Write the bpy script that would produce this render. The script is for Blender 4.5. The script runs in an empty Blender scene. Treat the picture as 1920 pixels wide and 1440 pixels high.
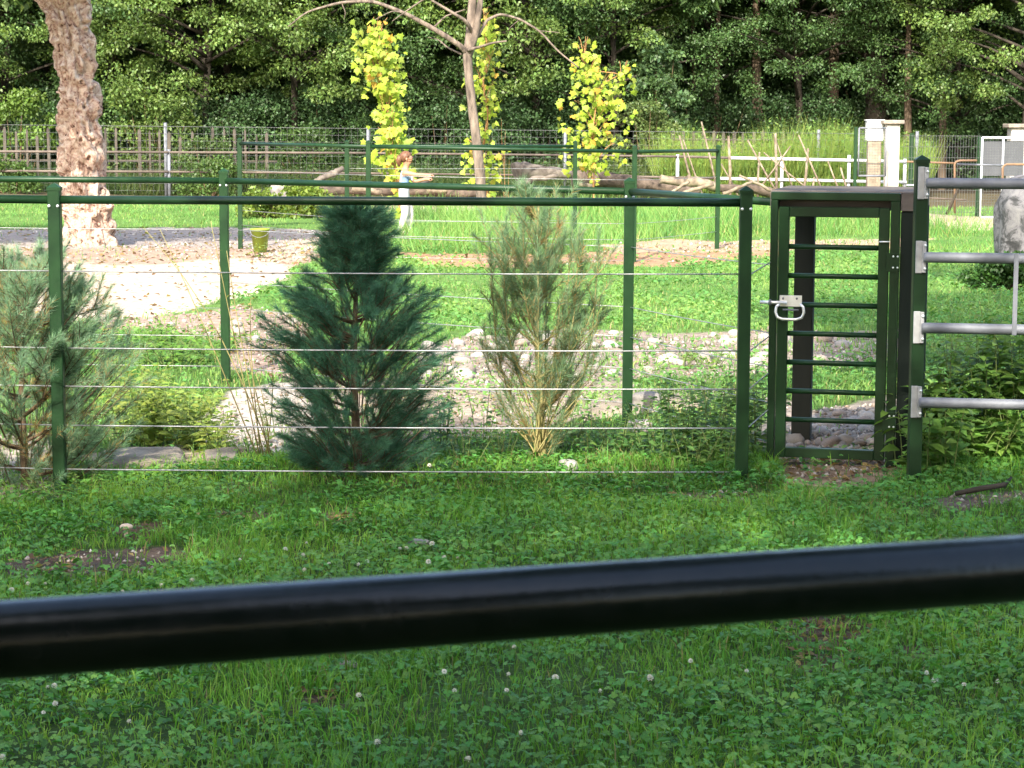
import bpy, math, random
import numpy as np
from mathutils import Vector, Matrix

# ------------------------------------------------------------------ camera
SC = bpy.context.scene
COL = SC.collection
FPX = 4200.0                      # focal length in pixels of a 1920 px wide frame
CAMZ = 1.8
PITCH = math.atan(498.0 / FPX)
ROLL = 0.0044
_F = Vector((0, math.cos(PITCH), -math.sin(PITCH)))
_U0 = Vector((0, math.sin(PITCH), math.cos(PITCH)))
_R0 = Vector((1, 0, 0))
_R = _R0 * math.cos(ROLL) + _U0 * math.sin(ROLL)
_U = _U0 * math.cos(ROLL) - _R0 * math.sin(ROLL)
cam_d = bpy.data.cameras.new('camera')
cam = bpy.data.objects.new('camera', cam_d)
COL.objects.link(cam)
cam_d.sensor_width = 36.0
cam_d.lens = FPX / 1920 * 36
cam_d.clip_end = 2000
cam_d.clip_start = 0.05
m = Matrix((( _R.x, _U.x, -_F.x, 0), (_R.y, _U.y, -_F.y, 0), (_R.z, _U.z, -_F.z, CAMZ), (0, 0, 0, 1)))
cam.matrix_world = m
cam_d.dof.use_dof = True
cam_d.dof.focus_distance = 13.0
cam_d.dof.aperture_fstop = 24
SC.camera = cam

# ------------------------------------------------------------------ sky, sun, exposure
SUN_EL = math.radians(38)
LH = Vector((0.24, 1.0, 0)).normalized()          # horizontal travel of the light
LDIR = Vector((LH.x * math.cos(SUN_EL), LH.y * math.cos(SUN_EL), -math.sin(SUN_EL)))
world = bpy.data.worlds.new('World'); SC.world = world; world.use_nodes = True
nt = world.node_tree; nt.nodes.clear()
wo = nt.nodes.new('ShaderNodeOutputWorld'); bg = nt.nodes.new('ShaderNodeBackground')
sky = nt.nodes.new('ShaderNodeTexSky'); sky.sky_type = 'NISHITA'; sky.sun_disc = False
sky.sun_elevation = SUN_EL
sky.sun_rotation = math.atan2(-LH.x, -LH.y)
sky.air_density = 1.0; sky.dust_density = 3.0; sky.ozone_density = 1.0
bg.inputs['Strength'].default_value = 0.15
nt.links.new(sky.outputs[0], bg.inputs[0]); nt.links.new(bg.outputs[0], wo.inputs[0])
sun_d = bpy.data.lights.new('sun', 'SUN'); sun_d.energy = 2.7; sun_d.angle = math.radians(0.53)
sun_d.color = (1.0, 0.94, 0.83)
sun = bpy.data.objects.new('sun', sun_d); COL.objects.link(sun)
sun.rotation_euler = LDIR.to_track_quat('-Z', 'Y').to_euler()
sun.location = (-10, -30, 40)
SC.view_settings.view_transform = 'Standard'
SC.view_settings.look = 'None'
SC.view_settings.exposure = 2.02
SC.view_settings.gamma = 1.0
SC.render.engine = 'CYCLES'
SC.cycles.use_denoising = True
SC.cycles.max_bounces = 7
SC.cycles.diffuse_bounces = 4
SC.cycles.transmission_bounces = 5
SC.cycles.transparent_max_bounces = 8
SC.cycles.sample_clamp_indirect = 6

rng = np.random.default_rng(7)
random.seed(7)

# ------------------------------------------------------------------ projection helpers
def ray(px, py):
    return _F + _R * ((px - 960) / FPX) - _U * ((py - 720) / FPX)
def P(px, py, Y):
    """point on the vertical plane y = Y"""
    v = ray(px, py)
    return Vector((0, 0, CAMZ)) + v * (Y / v.y)
def G(px, py, z=0.0):
    """point on the level z"""
    v = ray(px, py)
    return Vector((0, 0, CAMZ)) + v * ((z - CAMZ) / v.z)
def proj(x, y, z):
    dx, dy, dz = x, y, z - CAMZ
    w = dy * _F.y + dz * _F.z
    w = np.where(w < 0.05, 0.05, w)
    u = (dx * _R.x + dy * _R.y + dz * _R.z) / w
    v = (dx * _U.x + dy * _U.y + dz * _U.z) / w
    return 960 + FPX * u, 720 - FPX * v

# ------------------------------------------------------------------ numeric noise
def _h(ix, iy, iz, seed):
    h = (ix.astype(np.int64) * 374761393 + iy.astype(np.int64) * 668265263 + iz.astype(np.int64) * 2147483647 + seed * 974634777) & 0xffffffff
    h = ((h ^ (h >> 13)) * 1274126177) & 0xffffffff
    h = (h ^ (h >> 16)) & 0xffffffff
    return h / 4294967295.0
def vn3(x, y, z, seed=0):
    x = np.asarray(x, float); y = np.asarray(y, float); z = np.asarray(z, float) + 0 * x
    xi, yi, zi = np.floor(x), np.floor(y), np.floor(z)
    fx, fy, fz = x - xi, y - yi, z - zi
    fx = fx * fx * (3 - 2 * fx); fy = fy * fy * (3 - 2 * fy); fz = fz * fz * (3 - 2 * fz)
    r = 0
    for a in (0, 1):
        for b in (0, 1):
            for c in (0, 1):
                w = (fx if a else 1 - fx) * (fy if b else 1 - fy) * (fz if c else 1 - fz)
                r = r + w * _h(xi + a, yi + b, zi + c, seed)
    return r
def fbm(x, y, z=0.0, oct=4, seed=0):
    r = 0; a = 0.5; t = 0
    for i in range(oct):
        r = r + a * vn3(x * 2 ** i, y * 2 ** i, np.asarray(z) * 2 ** i, seed + i); t += a; a *= 0.5
    return r / t
def sstep(a, b, x):
    t = np.clip((x - a) / (b - a), 0, 1)
    return t * t * (3 - 2 * t)

# ------------------------------------------------------------------ materials
MATS = {}
def _mat(name):
    mt = bpy.data.materials.new(name); mt.use_nodes = True
    return mt, mt.node_tree, mt.node_tree.nodes['Principled BSDF']
def mat(name, c, rough=0.6, metal=0.0, var=0.15, scale=8.0, bump=0.0, bscale=40.0, c2=None, spec=0.4, detail=5.0, coat=0.0, stretch=None):
    mt, t, b = _mat(name)
    tc = t.nodes.new('ShaderNodeTexCoord')
    src = tc.outputs['Object']
    if stretch:
        mp = t.nodes.new('ShaderNodeMapping'); mp.inputs['Scale'].default_value = stretch
        t.links.new(src, mp.inputs[0]); src = mp.outputs[0]
    n = t.nodes.new('ShaderNodeTexNoise'); n.inputs['Scale'].default_value = scale; n.inputs['Detail'].default_value = detail
    t.links.new(src, n.inputs['Vector'])
    r = t.nodes.new('ShaderNodeValToRGB')
    lo = c2 if c2 else tuple(v * (1 - var) for v in c)
    hi = c if c2 else tuple(min(1, v * (1 + var)) for v in c)
    r.color_ramp.elements[0].position = 0.32; r.color_ramp.elements[1].position = 0.68
    r.color_ramp.elements[0].color = (*lo, 1); r.color_ramp.elements[1].color = (*hi, 1)
    t.links.new(n.outputs[0], r.inputs[0]); t.links.new(r.outputs[0], b.inputs['Base Color'])
    b.inputs['Roughness'].default_value = rough; b.inputs['Metallic'].default_value = metal
    b.inputs['Specular IOR Level'].default_value = spec
    if coat: b.inputs['Coat Weight'].default_value = coat; b.inputs['Coat Roughness'].default_value = 0.12
    if bump:
        n2 = t.nodes.new('ShaderNodeTexNoise'); n2.inputs['Scale'].default_value = bscale; n2.inputs['Detail'].default_value = 6
        t.links.new(src, n2.inputs['Vector'])
        bp = t.nodes.new('ShaderNodeBump'); bp.inputs['Strength'].default_value = bump; bp.inputs['Distance'].default_value = 0.02
        t.links.new(n2.outputs[0], bp.inputs['Height']); t.links.new(bp.outputs[0], b.inputs['Normal'])
    MATS[name] = mt
    return mt
def leafmat(name, transl=0.35, rough=0.45, spec=0.35, tint=(1.25, 1.2, 0.5), objvar=0.0):
    """colour comes from the mesh's own leaf colours, some light passes through"""
    mt, t, b = _mat(name)
    at = t.nodes.new('ShaderNodeAttribute'); at.attribute_name = 'Col'
    col = at.outputs['Color']
    t.links.new(col, b.inputs['Base Color'])
    b.inputs['Roughness'].default_value = rough; b.inputs['Specular IOR Level'].default_value = spec
    tr = t.nodes.new('ShaderNodeBsdfTranslucent')
    mx = t.nodes.new('ShaderNodeMix'); mx.data_type = 'RGBA'; mx.blend_type = 'MULTIPLY'; mx.inputs['Factor'].default_value = 1
    t.links.new(col, mx.inputs['A']); mx.inputs['B'].default_value = (*tint, 1)
    t.links.new(mx.outputs['Result'], tr.inputs[0])
    ms = t.nodes.new('ShaderNodeMixShader'); ms.inputs[0].default_value = transl
    out = t.nodes['Material Output']
    t.links.new(b.outputs[0], ms.inputs[1]); t.links.new(tr.outputs[0], ms.inputs[2]); t.links.new(ms.outputs[0], out.inputs[0])
    MATS[name] = mt
    return mt

leafmat('foliage'); leafmat('needles', 0.28, 0.5, 0.3, (1, 1, 0.7)); leafmat('grassblade', 0.35, 0.5, 0.22, (1.2, 1.2, 0.5))
leafmat('thinleaf', 0.42, 0.5, 0.25, (1.15, 1.15, 0.7)); leafmat('petal', 0.35, 0.6, 0.2, (1, 1, 0.9))
mat('green_paint', (0.011, 0.042, 0.012), 0.42, c2=(0.005, 0.024, 0.007), scale=7.0, detail=9, spec=0.3, bump=0.06, bscale=45)
mat('green_paint_shaded', (0.010, 0.034, 0.011), 0.36, c2=(0.005, 0.019, 0.006), scale=7.0, detail=9, spec=0.35, bump=0.06, bscale=45)  # same green paint, with shade put into the colour
mat('dark_rail_paint', (0.010, 0.012, 0.010), 0.2, c2=(0.003, 0.006, 0.004), scale=70, detail=9, spec=0.36, bump=0.03, bscale=120)
mat('cable_steel', (0.34, 0.34, 0.335), 0.5, metal=0.6, var=0.2, scale=60)
mat('galvanised', (0.155, 0.163, 0.18), 0.6, metal=0.2, var=0.16, scale=14, bump=0.05, bscale=50)
mat('galv_plate', (0.36, 0.36, 0.36), 0.5, metal=0.3, var=0.12, scale=30)
mat('zinc_bright', (0.80, 0.80, 0.78), 0.32, metal=0.5, var=0.08, scale=30)
mat('weathered_wood', (0.040, 0.042, 0.032), 0.85, c2=(0.014, 0.017, 0.013), scale=5, bump=0.5, bscale=12, stretch=(1, 1, 0.12), spec=0.2)
mat('beam_wood', (0.15, 0.125, 0.105), 0.85, c2=(0.06, 0.05, 0.045), scale=6, bump=0.5, bscale=14, stretch=(0.12, 1, 1), spec=0.2)
mat('dark_wood', (0.008, 0.013, 0.009), 0.8, var=0.3, scale=5, bump=0.4, bscale=12, stretch=(1, 1, 0.15), spec=0.2)
mat('picket_wood', (0.105, 0.09, 0.07), 0.9, c2=(0.04, 0.035, 0.03), scale=3, bump=0.4, bscale=15, spec=0.15)
mat('log_wood', (0.14, 0.105, 0.08), 0.9, c2=(0.05, 0.038, 0.03), scale=7, bump=1.0, bscale=14, spec=0.15)
mat('pale_wood', (0.29, 0.235, 0.165), 0.85, c2=(0.10, 0.075, 0.055), scale=7, bump=0.5, bscale=12, spec=0.15)
mat('grey_log', (0.20, 0.17, 0.14), 0.9, c2=(0.08, 0.065, 0.055), scale=7, bump=0.7, bscale=10, spec=0.15)
mat('stem_bark', (0.17, 0.115, 0.065), 0.85, c2=(0.08, 0.055, 0.035), scale=20, spec=0.15)
mat('green_stem', (0.13, 0.17, 0.05), 0.7, var=0.25, scale=20, spec=0.25)
mat('dry_stem', (0.36, 0.30, 0.13), 0.8, c2=(0.22, 0.20, 0.07), scale=8, spec=0.2)
mat('red_stem', (0.32, 0.17, 0.07), 0.8, var=0.2, scale=8, spec=0.2)
mat('forest_bark', (0.060, 0.050, 0.038), 0.95, c2=(0.025, 0.022, 0.018), scale=4, bump=0.8, bscale=10, stretch=(1, 1, 0.25), spec=0.1)
mat('pale_bark', (0.13, 0.095, 0.065), 0.95, c2=(0.06, 0.045, 0.032), scale=4, bump=0.8, bscale=10, stretch=(1, 1, 0.3), spec=0.1)
mat('bare_bark', (0.23, 0.18, 0.14), 0.9, c2=(0.07, 0.055, 0.045), scale=11, bump=1.0, bscale=22, stretch=(1, 1, 0.3), spec=0.15)
mat('rust_pipe', (0.22, 0.13, 0.07), 0.8, c2=(0.14, 0.09, 0.06), scale=6, spec=0.3)
mat('brown_pipe', (0.15, 0.12, 0.095), 0.8, c2=(0.07, 0.055, 0.045), scale=3, spec=0.3)
mat('white_pipe', (0.55, 0.57, 0.58), 0.55, var=0.1, scale=4, spec=0.4)
mat('white_paint', (0.74, 0.74, 0.72), 0.6, c2=(0.60, 0.60, 0.57), scale=5, bump=0.1)
mat('pillar_plaster', (0.50, 0.47, 0.42), 0.9, c2=(0.34, 0.30, 0.25), scale=4, bump=0.3, bscale=10)
mat('pillar_cap', (0.30, 0.25, 0.20), 0.9, c2=(0.18, 0.15, 0.12), scale=8, bump=0.3)
mat('grey_screen', (0.085, 0.09, 0.10), 0.8, var=0.1, scale=5)
mat('mesh_wire', (0.11, 0.115, 0.11), 0.55, metal=0.3, var=0.2, scale=5)
mat('mesh_dark', (0.16, 0.18, 0.17), 0.6, metal=0.2, var=0.2, scale=5)
mat('concrete', (0.34, 0.28, 0.21), 0.95, c2=(0.17, 0.14, 0.10), scale=6, bump=0.6, bscale=30, spec=0.2)
mat('bucket_plastic', (0.20, 0.27, 0.03), 0.45, var=0.1, scale=4, spec=0.4)
mat('skin', (0.36, 0.19, 0.115), 0.55, var=0.05)
mat('hair', (0.13, 0.06, 0.03), 0.55, var=0.35, scale=60, stretch=(1, 1, 0.2))
mat('white_cloth', (0.50, 0.53, 0.58), 0.85, var=0.05, scale=10, bump=0.2, bscale=25)
mat('trouser_cloth', (0.46, 0.44, 0.40), 0.9, var=0.08, scale=10, bump=0.3, bscale=25)
mat('blue_print', (0.20, 0.31, 0.50), 0.85, var=0.1)
mat('shoe', (0.25, 0.2, 0.16), 0.7)
mat('grey_stone', (0.24, 0.22, 0.195), 0.9, c2=(0.12, 0.11, 0.10), scale=9, bump=0.4, bscale=20)
mat('mushroom', (0.62, 0.47, 0.33), 0.7, var=0.1, scale=20)

def burl_bark():
    mt, t, b = _mat('burl_bark')
    tc = t.nodes.new('ShaderNodeTexCoord')
    n1 = t.nodes.new('ShaderNodeTexNoise'); n1.inputs['Scale'].default_value = 9; n1.inputs['Detail'].default_value = 8; n1.inputs['Roughness'].default_value = 0.65
    n1.inputs['Distortion'].default_value = 1.4
    t.links.new(tc.outputs['Object'], n1.inputs[0])
    r = t.nodes.new('ShaderNodeValToRGB')
    e = r.color_ramp.elements
    e[0].position = 0.36; e[0].color = (0.075, 0.042, 0.030, 1)
    e[1].position = 0.68; e[1].color = (0.60, 0.50, 0.41, 1)
    k = e.new(0.43); k.color = (0.33, 0.21, 0.16, 1)
    k = e.new(0.54); k.color = (0.47, 0.365, 0.285, 1)
    t.links.new(n1.outputs[0], r.inputs[0]); t.links.new(r.outputs[0], b.inputs['Base Color'])
    n2 = t.nodes.new('ShaderNodeTexNoise'); n2.inputs['Scale'].default_value = 26; n2.inputs['Detail'].default_value = 8; n2.inputs['Distortion'].default_value = 1.0
    t.links.new(tc.outputs['Object'], n2.inputs[0])
    bp = t.nodes.new('ShaderNodeBump'); bp.inputs['Strength'].default_value = 0.9; bp.inputs['Distance'].default_value = 0.03
    t.links.new(n2.outputs[0], bp.inputs['Height']); t.links.new(bp.outputs[0], b.inputs['Normal'])
    b.inputs['Roughness'].default_value = 0.9; b.inputs['Specular IOR Level'].default_value = 0.15
    MATS['burl_bark'] = mt
burl_bark()
def stone_mat(name, cols, scale):
    mt, t, b = _mat(name)
    oi = t.nodes.new('ShaderNodeObjectInfo')
    r = t.nodes.new('ShaderNodeValToRGB'); r.color_ramp.interpolation = 'LINEAR'
    els = r.color_ramp.elements
    els[0].color = (*cols[0], 1); els[1].color = (*cols[-1], 1)
    for i, c in enumerate(cols[1:-1]):
        k = els.new((i + 1) / (len(cols) - 1)); k.color = (*c, 1)
    t.links.new(oi.outputs['Random'], r.inputs[0])
    tc = t.nodes.new('ShaderNodeTexCoord')
    n = t.nodes.new('ShaderNodeTexNoise'); n.inputs['Scale'].default_value = scale; n.inputs['Detail'].default_value = 6
    t.links.new(tc.outputs['Object'], n.inputs[0])
    mx = t.nodes.new('ShaderNodeMix'); mx.data_type = 'RGBA'; mx.blend_type = 'MULTIPLY'; mx.inputs['Factor'].default_value = 0.7
    r2 = t.nodes.new('ShaderNodeValToRGB'); r2.color_ramp.elements[0].position = 0.3; r2.color_ramp.elements[1].position = 0.65
    r2.color_ramp.elements[0].color = (0.5, 0.48, 0.45, 1); r2.color_ramp.elements[1].color = (1, 1, 1, 1)
    t.links.new(n.outputs[0], r2.inputs[0]); t.links.new(r.outputs[0], mx.inputs['A']); t.links.new(r2.outputs[0], mx.inputs['B'])
    t.links.new(mx.outputs['Result'], b.inputs['Base Color'])
    bp = t.nodes.new('ShaderNodeBump'); bp.inputs['Strength'].default_value = 0.4; bp.inputs['Distance'].default_value = 0.01
    t.links.new(n.outputs[0], bp.inputs['Height']); t.links.new(bp.outputs[0], b.inputs['Normal'])
    b.inputs['Roughness'].default_value = 0.85; b.inputs['Specular IOR Level'].default_value = 0.25
    MATS[name] = mt
stone_mat('pebble', [(0.25, 0.22, 0.19), (0.38, 0.34, 0.28), (0.31, 0.28, 0.25), (0.46, 0.42, 0.37), (0.27, 0.21, 0.165), (0.35, 0.33, 0.31)], 18)
def boulder_mat():
    mt, t, b = _mat('boulder')
    tc = t.nodes.new('ShaderNodeTexCoord')
    n = t.nodes.new('ShaderNodeTexNoise'); n.inputs['Scale'].default_value = 5; n.inputs['Detail'].default_value = 9; n.inputs['Roughness'].default_value = 0.7; n.inputs['Distortion'].default_value = 0.8
    t.links.new(tc.outputs['Object'], n.inputs[0])
    r = t.nodes.new('ShaderNodeValToRGB'); e = r.color_ramp.elements
    e[0].position = 0.38; e[0].color = (0.018, 0.018, 0.018, 1); e[1].position = 0.66; e[1].color = (0.16, 0.155, 0.15, 1)
    k = e.new(0.47); k.color = (0.05, 0.05, 0.05, 1); k = e.new(0.53); k.color = (0.125, 0.12, 0.125, 1)
    t.links.new(n.outputs[0], r.inputs[0]); t.links.new(r.outputs[0], b.inputs['Base Color'])
    bp = t.nodes.new('ShaderNodeBump'); bp.inputs['Strength'].default_value = 0.8; bp.inputs['Distance'].default_value = 0.03
    t.links.new(n.outputs[0], bp.inputs['Height']); t.links.new(bp.outputs[0], b.inputs['Normal'])
    b.inputs['Roughness'].default_value = 0.9
    MATS['boulder'] = mt
boulder_mat()

# ------------------------------------------------------------------ mesh helpers
def npmesh(name, V, F, material, parent=None, col=None, smooth=False, link=True):
    V = np.asarray(V, np.float32); F = np.asarray(F, np.int32)
    k = F.shape[1]
    me = bpy.data.meshes.new(name)
    me.vertices.add(len(V)); me.vertices.foreach_set('co', V.ravel())
    me.loops.add(F.size); me.loops.foreach_set('vertex_index', F.ravel())
    me.polygons.add(len(F))
    me.polygons.foreach_set('loop_start', np.arange(0, F.size, k, dtype=np.int32))
    me.polygons.foreach_set('loop_total', np.full(len(F), k, np.int32))
    if smooth: me.polygons.foreach_set('use_smooth', np.ones(len(F), bool))
    me.update(calc_edges=True)
    if col is not None:
        ca = me.color_attributes.new('Col', 'FLOAT_COLOR', 'POINT')
        c4 = np.ones((len(V), 4), np.float32); c4[:, :3] = col
        ca.data.foreach_set('color', c4.ravel())
    if material: me.materials.append(MATS[material])
    o = bpy.data.objects.new(name, me)
    if link: COL.objects.link(o)
    if parent: o.parent = parent
    return o
class MB:
    """collects simple shapes for one mesh object"""
    def __init__(s): s.v = []; s.f = []; s.sm = []
    def add(s, vs, fs, smooth=False):
        k = len(s.v); s.v += [tuple(v) for v in vs]
        s.f += [tuple(i + k for i in f) for f in fs]; s.sm += [smooth] * len(fs)
    def box(s, c, size, rot=None, bev=0.0):
        hx, hy, hz = (d / 2 for d in size)
        vs = [Vector((x, y, z)) for x in (-hx, hx) for y in (-hy, hy) for z in (-hz, hz)]
        fs = [(0, 1, 3, 2), (4, 6, 7, 5), (0, 4, 5, 1), (2, 3, 7, 6), (0, 2, 6, 4), (1, 5, 7, 3)]
        if bev > 0:
            # chamfered box: 24 verts
            b = bev; vs = []; 
            for sx in (-1, 1):
                for sy in (-1, 1):
                    for sz in (-1, 1):
                        vs.append(Vector((sx * hx, sy * (hy - b), sz * (hz - b))))
                        vs.append(Vector((sx * (hx - b), sy * hy, sz * (hz - b))))
                        vs.append(Vector((sx * (hx - b), sy * (hy - b), sz * hz)))
            def id(sx, sy, sz, a): return ((sx > 0) * 4 + (sy > 0) * 2 + (sz > 0)) * 3 + a
            fs = []
            for sx in (-1, 1): fs.append([id(sx, -1, -1, 0), id(sx, 1, -1, 0), id(sx, 1, 1, 0), id(sx, -1, 1, 0)])
            for sy in (-1, 1): fs.append([id(-1, sy, -1, 1), id(1, sy, -1, 1), id(1, sy, 1, 1), id(-1, sy, 1, 1)])
            for sz in (-1, 1): fs.append([id(-1, -1, sz, 2), id(1, -1, sz, 2), id(1, 1, sz, 2), id(-1, 1, sz, 2)])
            for sx in (-1, 1):
                for sy in (-1, 1):
                    fs.append([id(sx, sy, -1, 0), id(sx, sy, 1, 0), id(sx, sy, 1, 1), id(sx, sy, -1, 1)])
                for sz in (-1, 1):
                    fs.append([id(sx, -1, sz, 0), id(sx, 1, sz, 0), id(sx, 1, sz, 2), id(sx, -1, sz, 2)])
            for sy in (-1, 1):
                for sz in (-1, 1):
                    fs.append([id(-1, sy, sz, 1), id(1, sy, sz, 1), id(1, sy, sz, 2), id(-1, sy, sz, 2)])
            for sx in (-1, 1):
                for sy in (-1, 1):
                    for sz in (-1, 1): fs.append([id(sx, sy, sz, 0), id(sx, sy, sz, 1), id(sx, sy, sz, 2)])
        if rot is not None: vs = [rot @ v for v in vs]
        c = Vector(c)
        s.add([v + c for v in vs], fs)
    def tube(s, pts, radii, n=10, caps=True, smooth=True, noise=0.0):
        pts = [Vector(p) for p in pts]
        if not hasattr(radii, '__len__'): radii = [radii] * len(pts)
        vs = []; fs = []
        up = None
        for i, p in enumerate(pts):
            d = (pts[min(i + 1, len(pts) - 1)] - pts[max(i - 1, 0)]).normalized()
            if up is None:
                up = Vector((0, 0, 1)) if abs(d.z) < 0.9 else Vector((1, 0, 0))
            a = d.cross(up)
            if a.length < 1e-4: a = d.cross(Vector((0, 1, 0)))
            a.normalize(); b = d.cross(a).normalized(); up = -b if (-b).dot(up) > 0 else b
            a = d.cross(up).normalized(); b = up - d * up.dot(d); b.normalize()
            for k in range(n):
                t = 2 * math.pi * k / n
                r = radii[i] * (1 + (random.uniform(-noise, noise) if noise else 0))
                vs.append(p + a * (math.cos(t) * r) + b * (math.sin(t) * r))
        for i in range(len(pts) - 1):
            for k in range(n):
                k2 = (k + 1) % n
                fs.append((i * n + k, i * n + k2, (i + 1) * n + k2, (i + 1) * n + k))
        if caps:
            fs.append(tuple(range(n))[::-1]); fs.append(tuple(range((len(pts) - 1) * n, len(pts) * n)))
        s.add(vs, fs, smooth)
        if caps: s.sm[-1] = s.sm[-2] = False
    def ball(s, c, r, n=8, m_=5, squash=(1, 1, 1)):
        vs = []; fs = []
        c = Vector(c)
        for i in range(m_ + 1):
            ph = math.pi * i / m_
            for k in range(n):
                t = 2 * math.pi * k / n
                vs.append(c + Vector((math.sin(ph) * math.cos(t) * r * squash[0], math.sin(ph) * math.sin(t) * r * squash[1], math.cos(ph) * r * squash[2])))
        for i in range(m_):
            for k in range(n):
                k2 = (k + 1) % n
                fs.append((i * n + k, (i + 1) * n + k, (i + 1) * n + k2, i * n + k2))
        s.add(vs, fs, True)
    def build(s, name, material, parent=None):
        me = bpy.data.meshes.new(name); me.from_pydata(s.v, [], s.f)
        me.polygons.foreach_set('use_smooth', s.sm); me.update()
        if material: me.materials.append(MATS[material])
        o = bpy.data.objects.new(name, me); COL.objects.link(o)
        if parent: o.parent = parent
        return o
def mk(name, material, parent=None, **k):
    b = MB()
    return b
def tag(o, label=None, cat=None, group=None, kind=None):
    if label: o['label'] = label
    if cat: o['category'] = cat
    if group: o['group'] = group
    if kind: o['kind'] = kind
    return o
def empty(name, loc, label, cat, group=None):
    o = bpy.data.objects.new(name, None); COL.objects.link(o); o.location = loc; o.empty_display_size = 0.1
    return tag(o, label, cat, group)
def local(root):
    l = Vector(root.location)
    return lambda v: Vector(v) - l
def dup(root, loc, rotz=0.0, scale=1.0, label=None, group=None):
    r = root.copy(); COL.objects.link(r); r.location = loc; r.rotation_euler = (0, 0, rotz); r.scale = (scale, scale, scale)
    if label: r['label'] = label
    if group: r['group'] = group
    for ch in list(root.children):
        c = ch.copy(); COL.objects.link(c); c.parent = r
        for g in ch.children:
            d = g.copy(); COL.objects.link(d); d.parent = c
    return r
def unit(A):
    return A / np.maximum(np.linalg.norm(A, axis=1, keepdims=True), 1e-6)
def rand_dirs(n, r=rng):
    return unit(r.normal(size=(n, 3)))
def leaf_quads(C, D, N, L, W, droop=0.15):
    """folded pointed leaves: base, side, tip, side"""
    L = np.asarray(L).reshape(-1, 1) * np.ones((len(C), 1)); W = np.asarray(W).reshape(-1, 1) * np.ones((len(C), 1))
    S = unit(np.cross(D, N)); N2 = np.cross(S, D)
    V = np.stack([C, C + D * L * 0.45 + S * W * 0.5 + N2 * W * 0.12, C + D * L - N2 * L * droop, C + D * L * 0.45 - S * W * 0.5 + N2 * W * 0.12], 1)
    F = np.arange(len(C) * 4).reshape(-1, 4)
    return V.reshape(-1, 3), F
def leaf_ovate(C, D, N, L, W, droop=0.25):
    """broader leaf with a midrib: 8 vertices, 6 triangles"""
    L = np.asarray(L).reshape(-1, 1) * np.ones((len(C), 1)); W = np.asarray(W).reshape(-1, 1) * np.ones((len(C), 1))
    S = unit(np.cross(D, N)); N2 = np.cross(S, D)
    def pt(t, w, h): return C + D * L * t + S * W * w + N2 * (W * h - L * droop * t * t)
    V = np.stack([pt(0, 0, 0), pt(0.22, 0.42, .10), pt(0.22, -0.42, .10), pt(0.35, 0, 0), pt(0.6, 0.36, .08), pt(0.6, -0.36, .08), pt(0.7, 0, 0), pt(1.0, 0, 0)], 1)
    tri = np.array([[0, 1, 3], [0, 3, 2], [1, 4, 3], [3, 4, 6], [3, 6, 5], [3, 5, 2], [4, 7, 6], [6, 7, 5]])
    F = (np.arange(len(C))[:, None, None] * 8 + tri[None]).reshape(-1, 3)
    return V.reshape(-1, 3), F
def vary(base, n, k, amt=0.25, hue=0.12, r=rng):
    """n leaf colours near base, repeated for the k vertices of each leaf"""
    b = np.asarray(base, float)
    v = b[None] * (1 + r.uniform(-amt, amt, (n, 1))) * (1 + r.uniform(-hue, hue, (n, 3)) * np.array([1.0, .4, 1.0]))
    return np.repeat(np.clip(v, 0, 1), k, 0)
def merge(parts):
    """parts: list of (V, F, col) with same face size"""
    V = []; F = []; C = []; k = 0
    for v, f, c in parts:
        V.append(v); F.append(f + k); C.append(c); k += len(v)
    return np.concatenate(V), np.concatenate(F), np.concatenate(C)

# ------------------------------------------------------------------ ground
def gz(x, y):
    x = np.asarray(x, float); y = np.asarray(y, float)
    t = 0.024 * np.clip(x, -4, 4) * sstep(17, 12, y) * sstep(1, 5, y)
    z = t + 0.05 * (fbm(x * 0.9, y * 0.9, 0, 3, 11) - 0.5) + 0.16 * (fbm(x * 0.13, y * 0.13, 0, 2, 5) - 0.5) * sstep(16, 30, y)
    z = z + 0.015 * (fbm(x * 5, y * 5, 0, 2, 3) - 0.5)
    z = z - 0.07 * np.exp(-((y - 13.6) / 0.9) ** 2)          # shallow channel between the fences
    return z
def gzs(x, y): return float(gz(np.array([x]), np.array([y]))[0])
def on(px, py):
    p = G(px, py); p.z = gzs(p.x, p.y); return p

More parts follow.
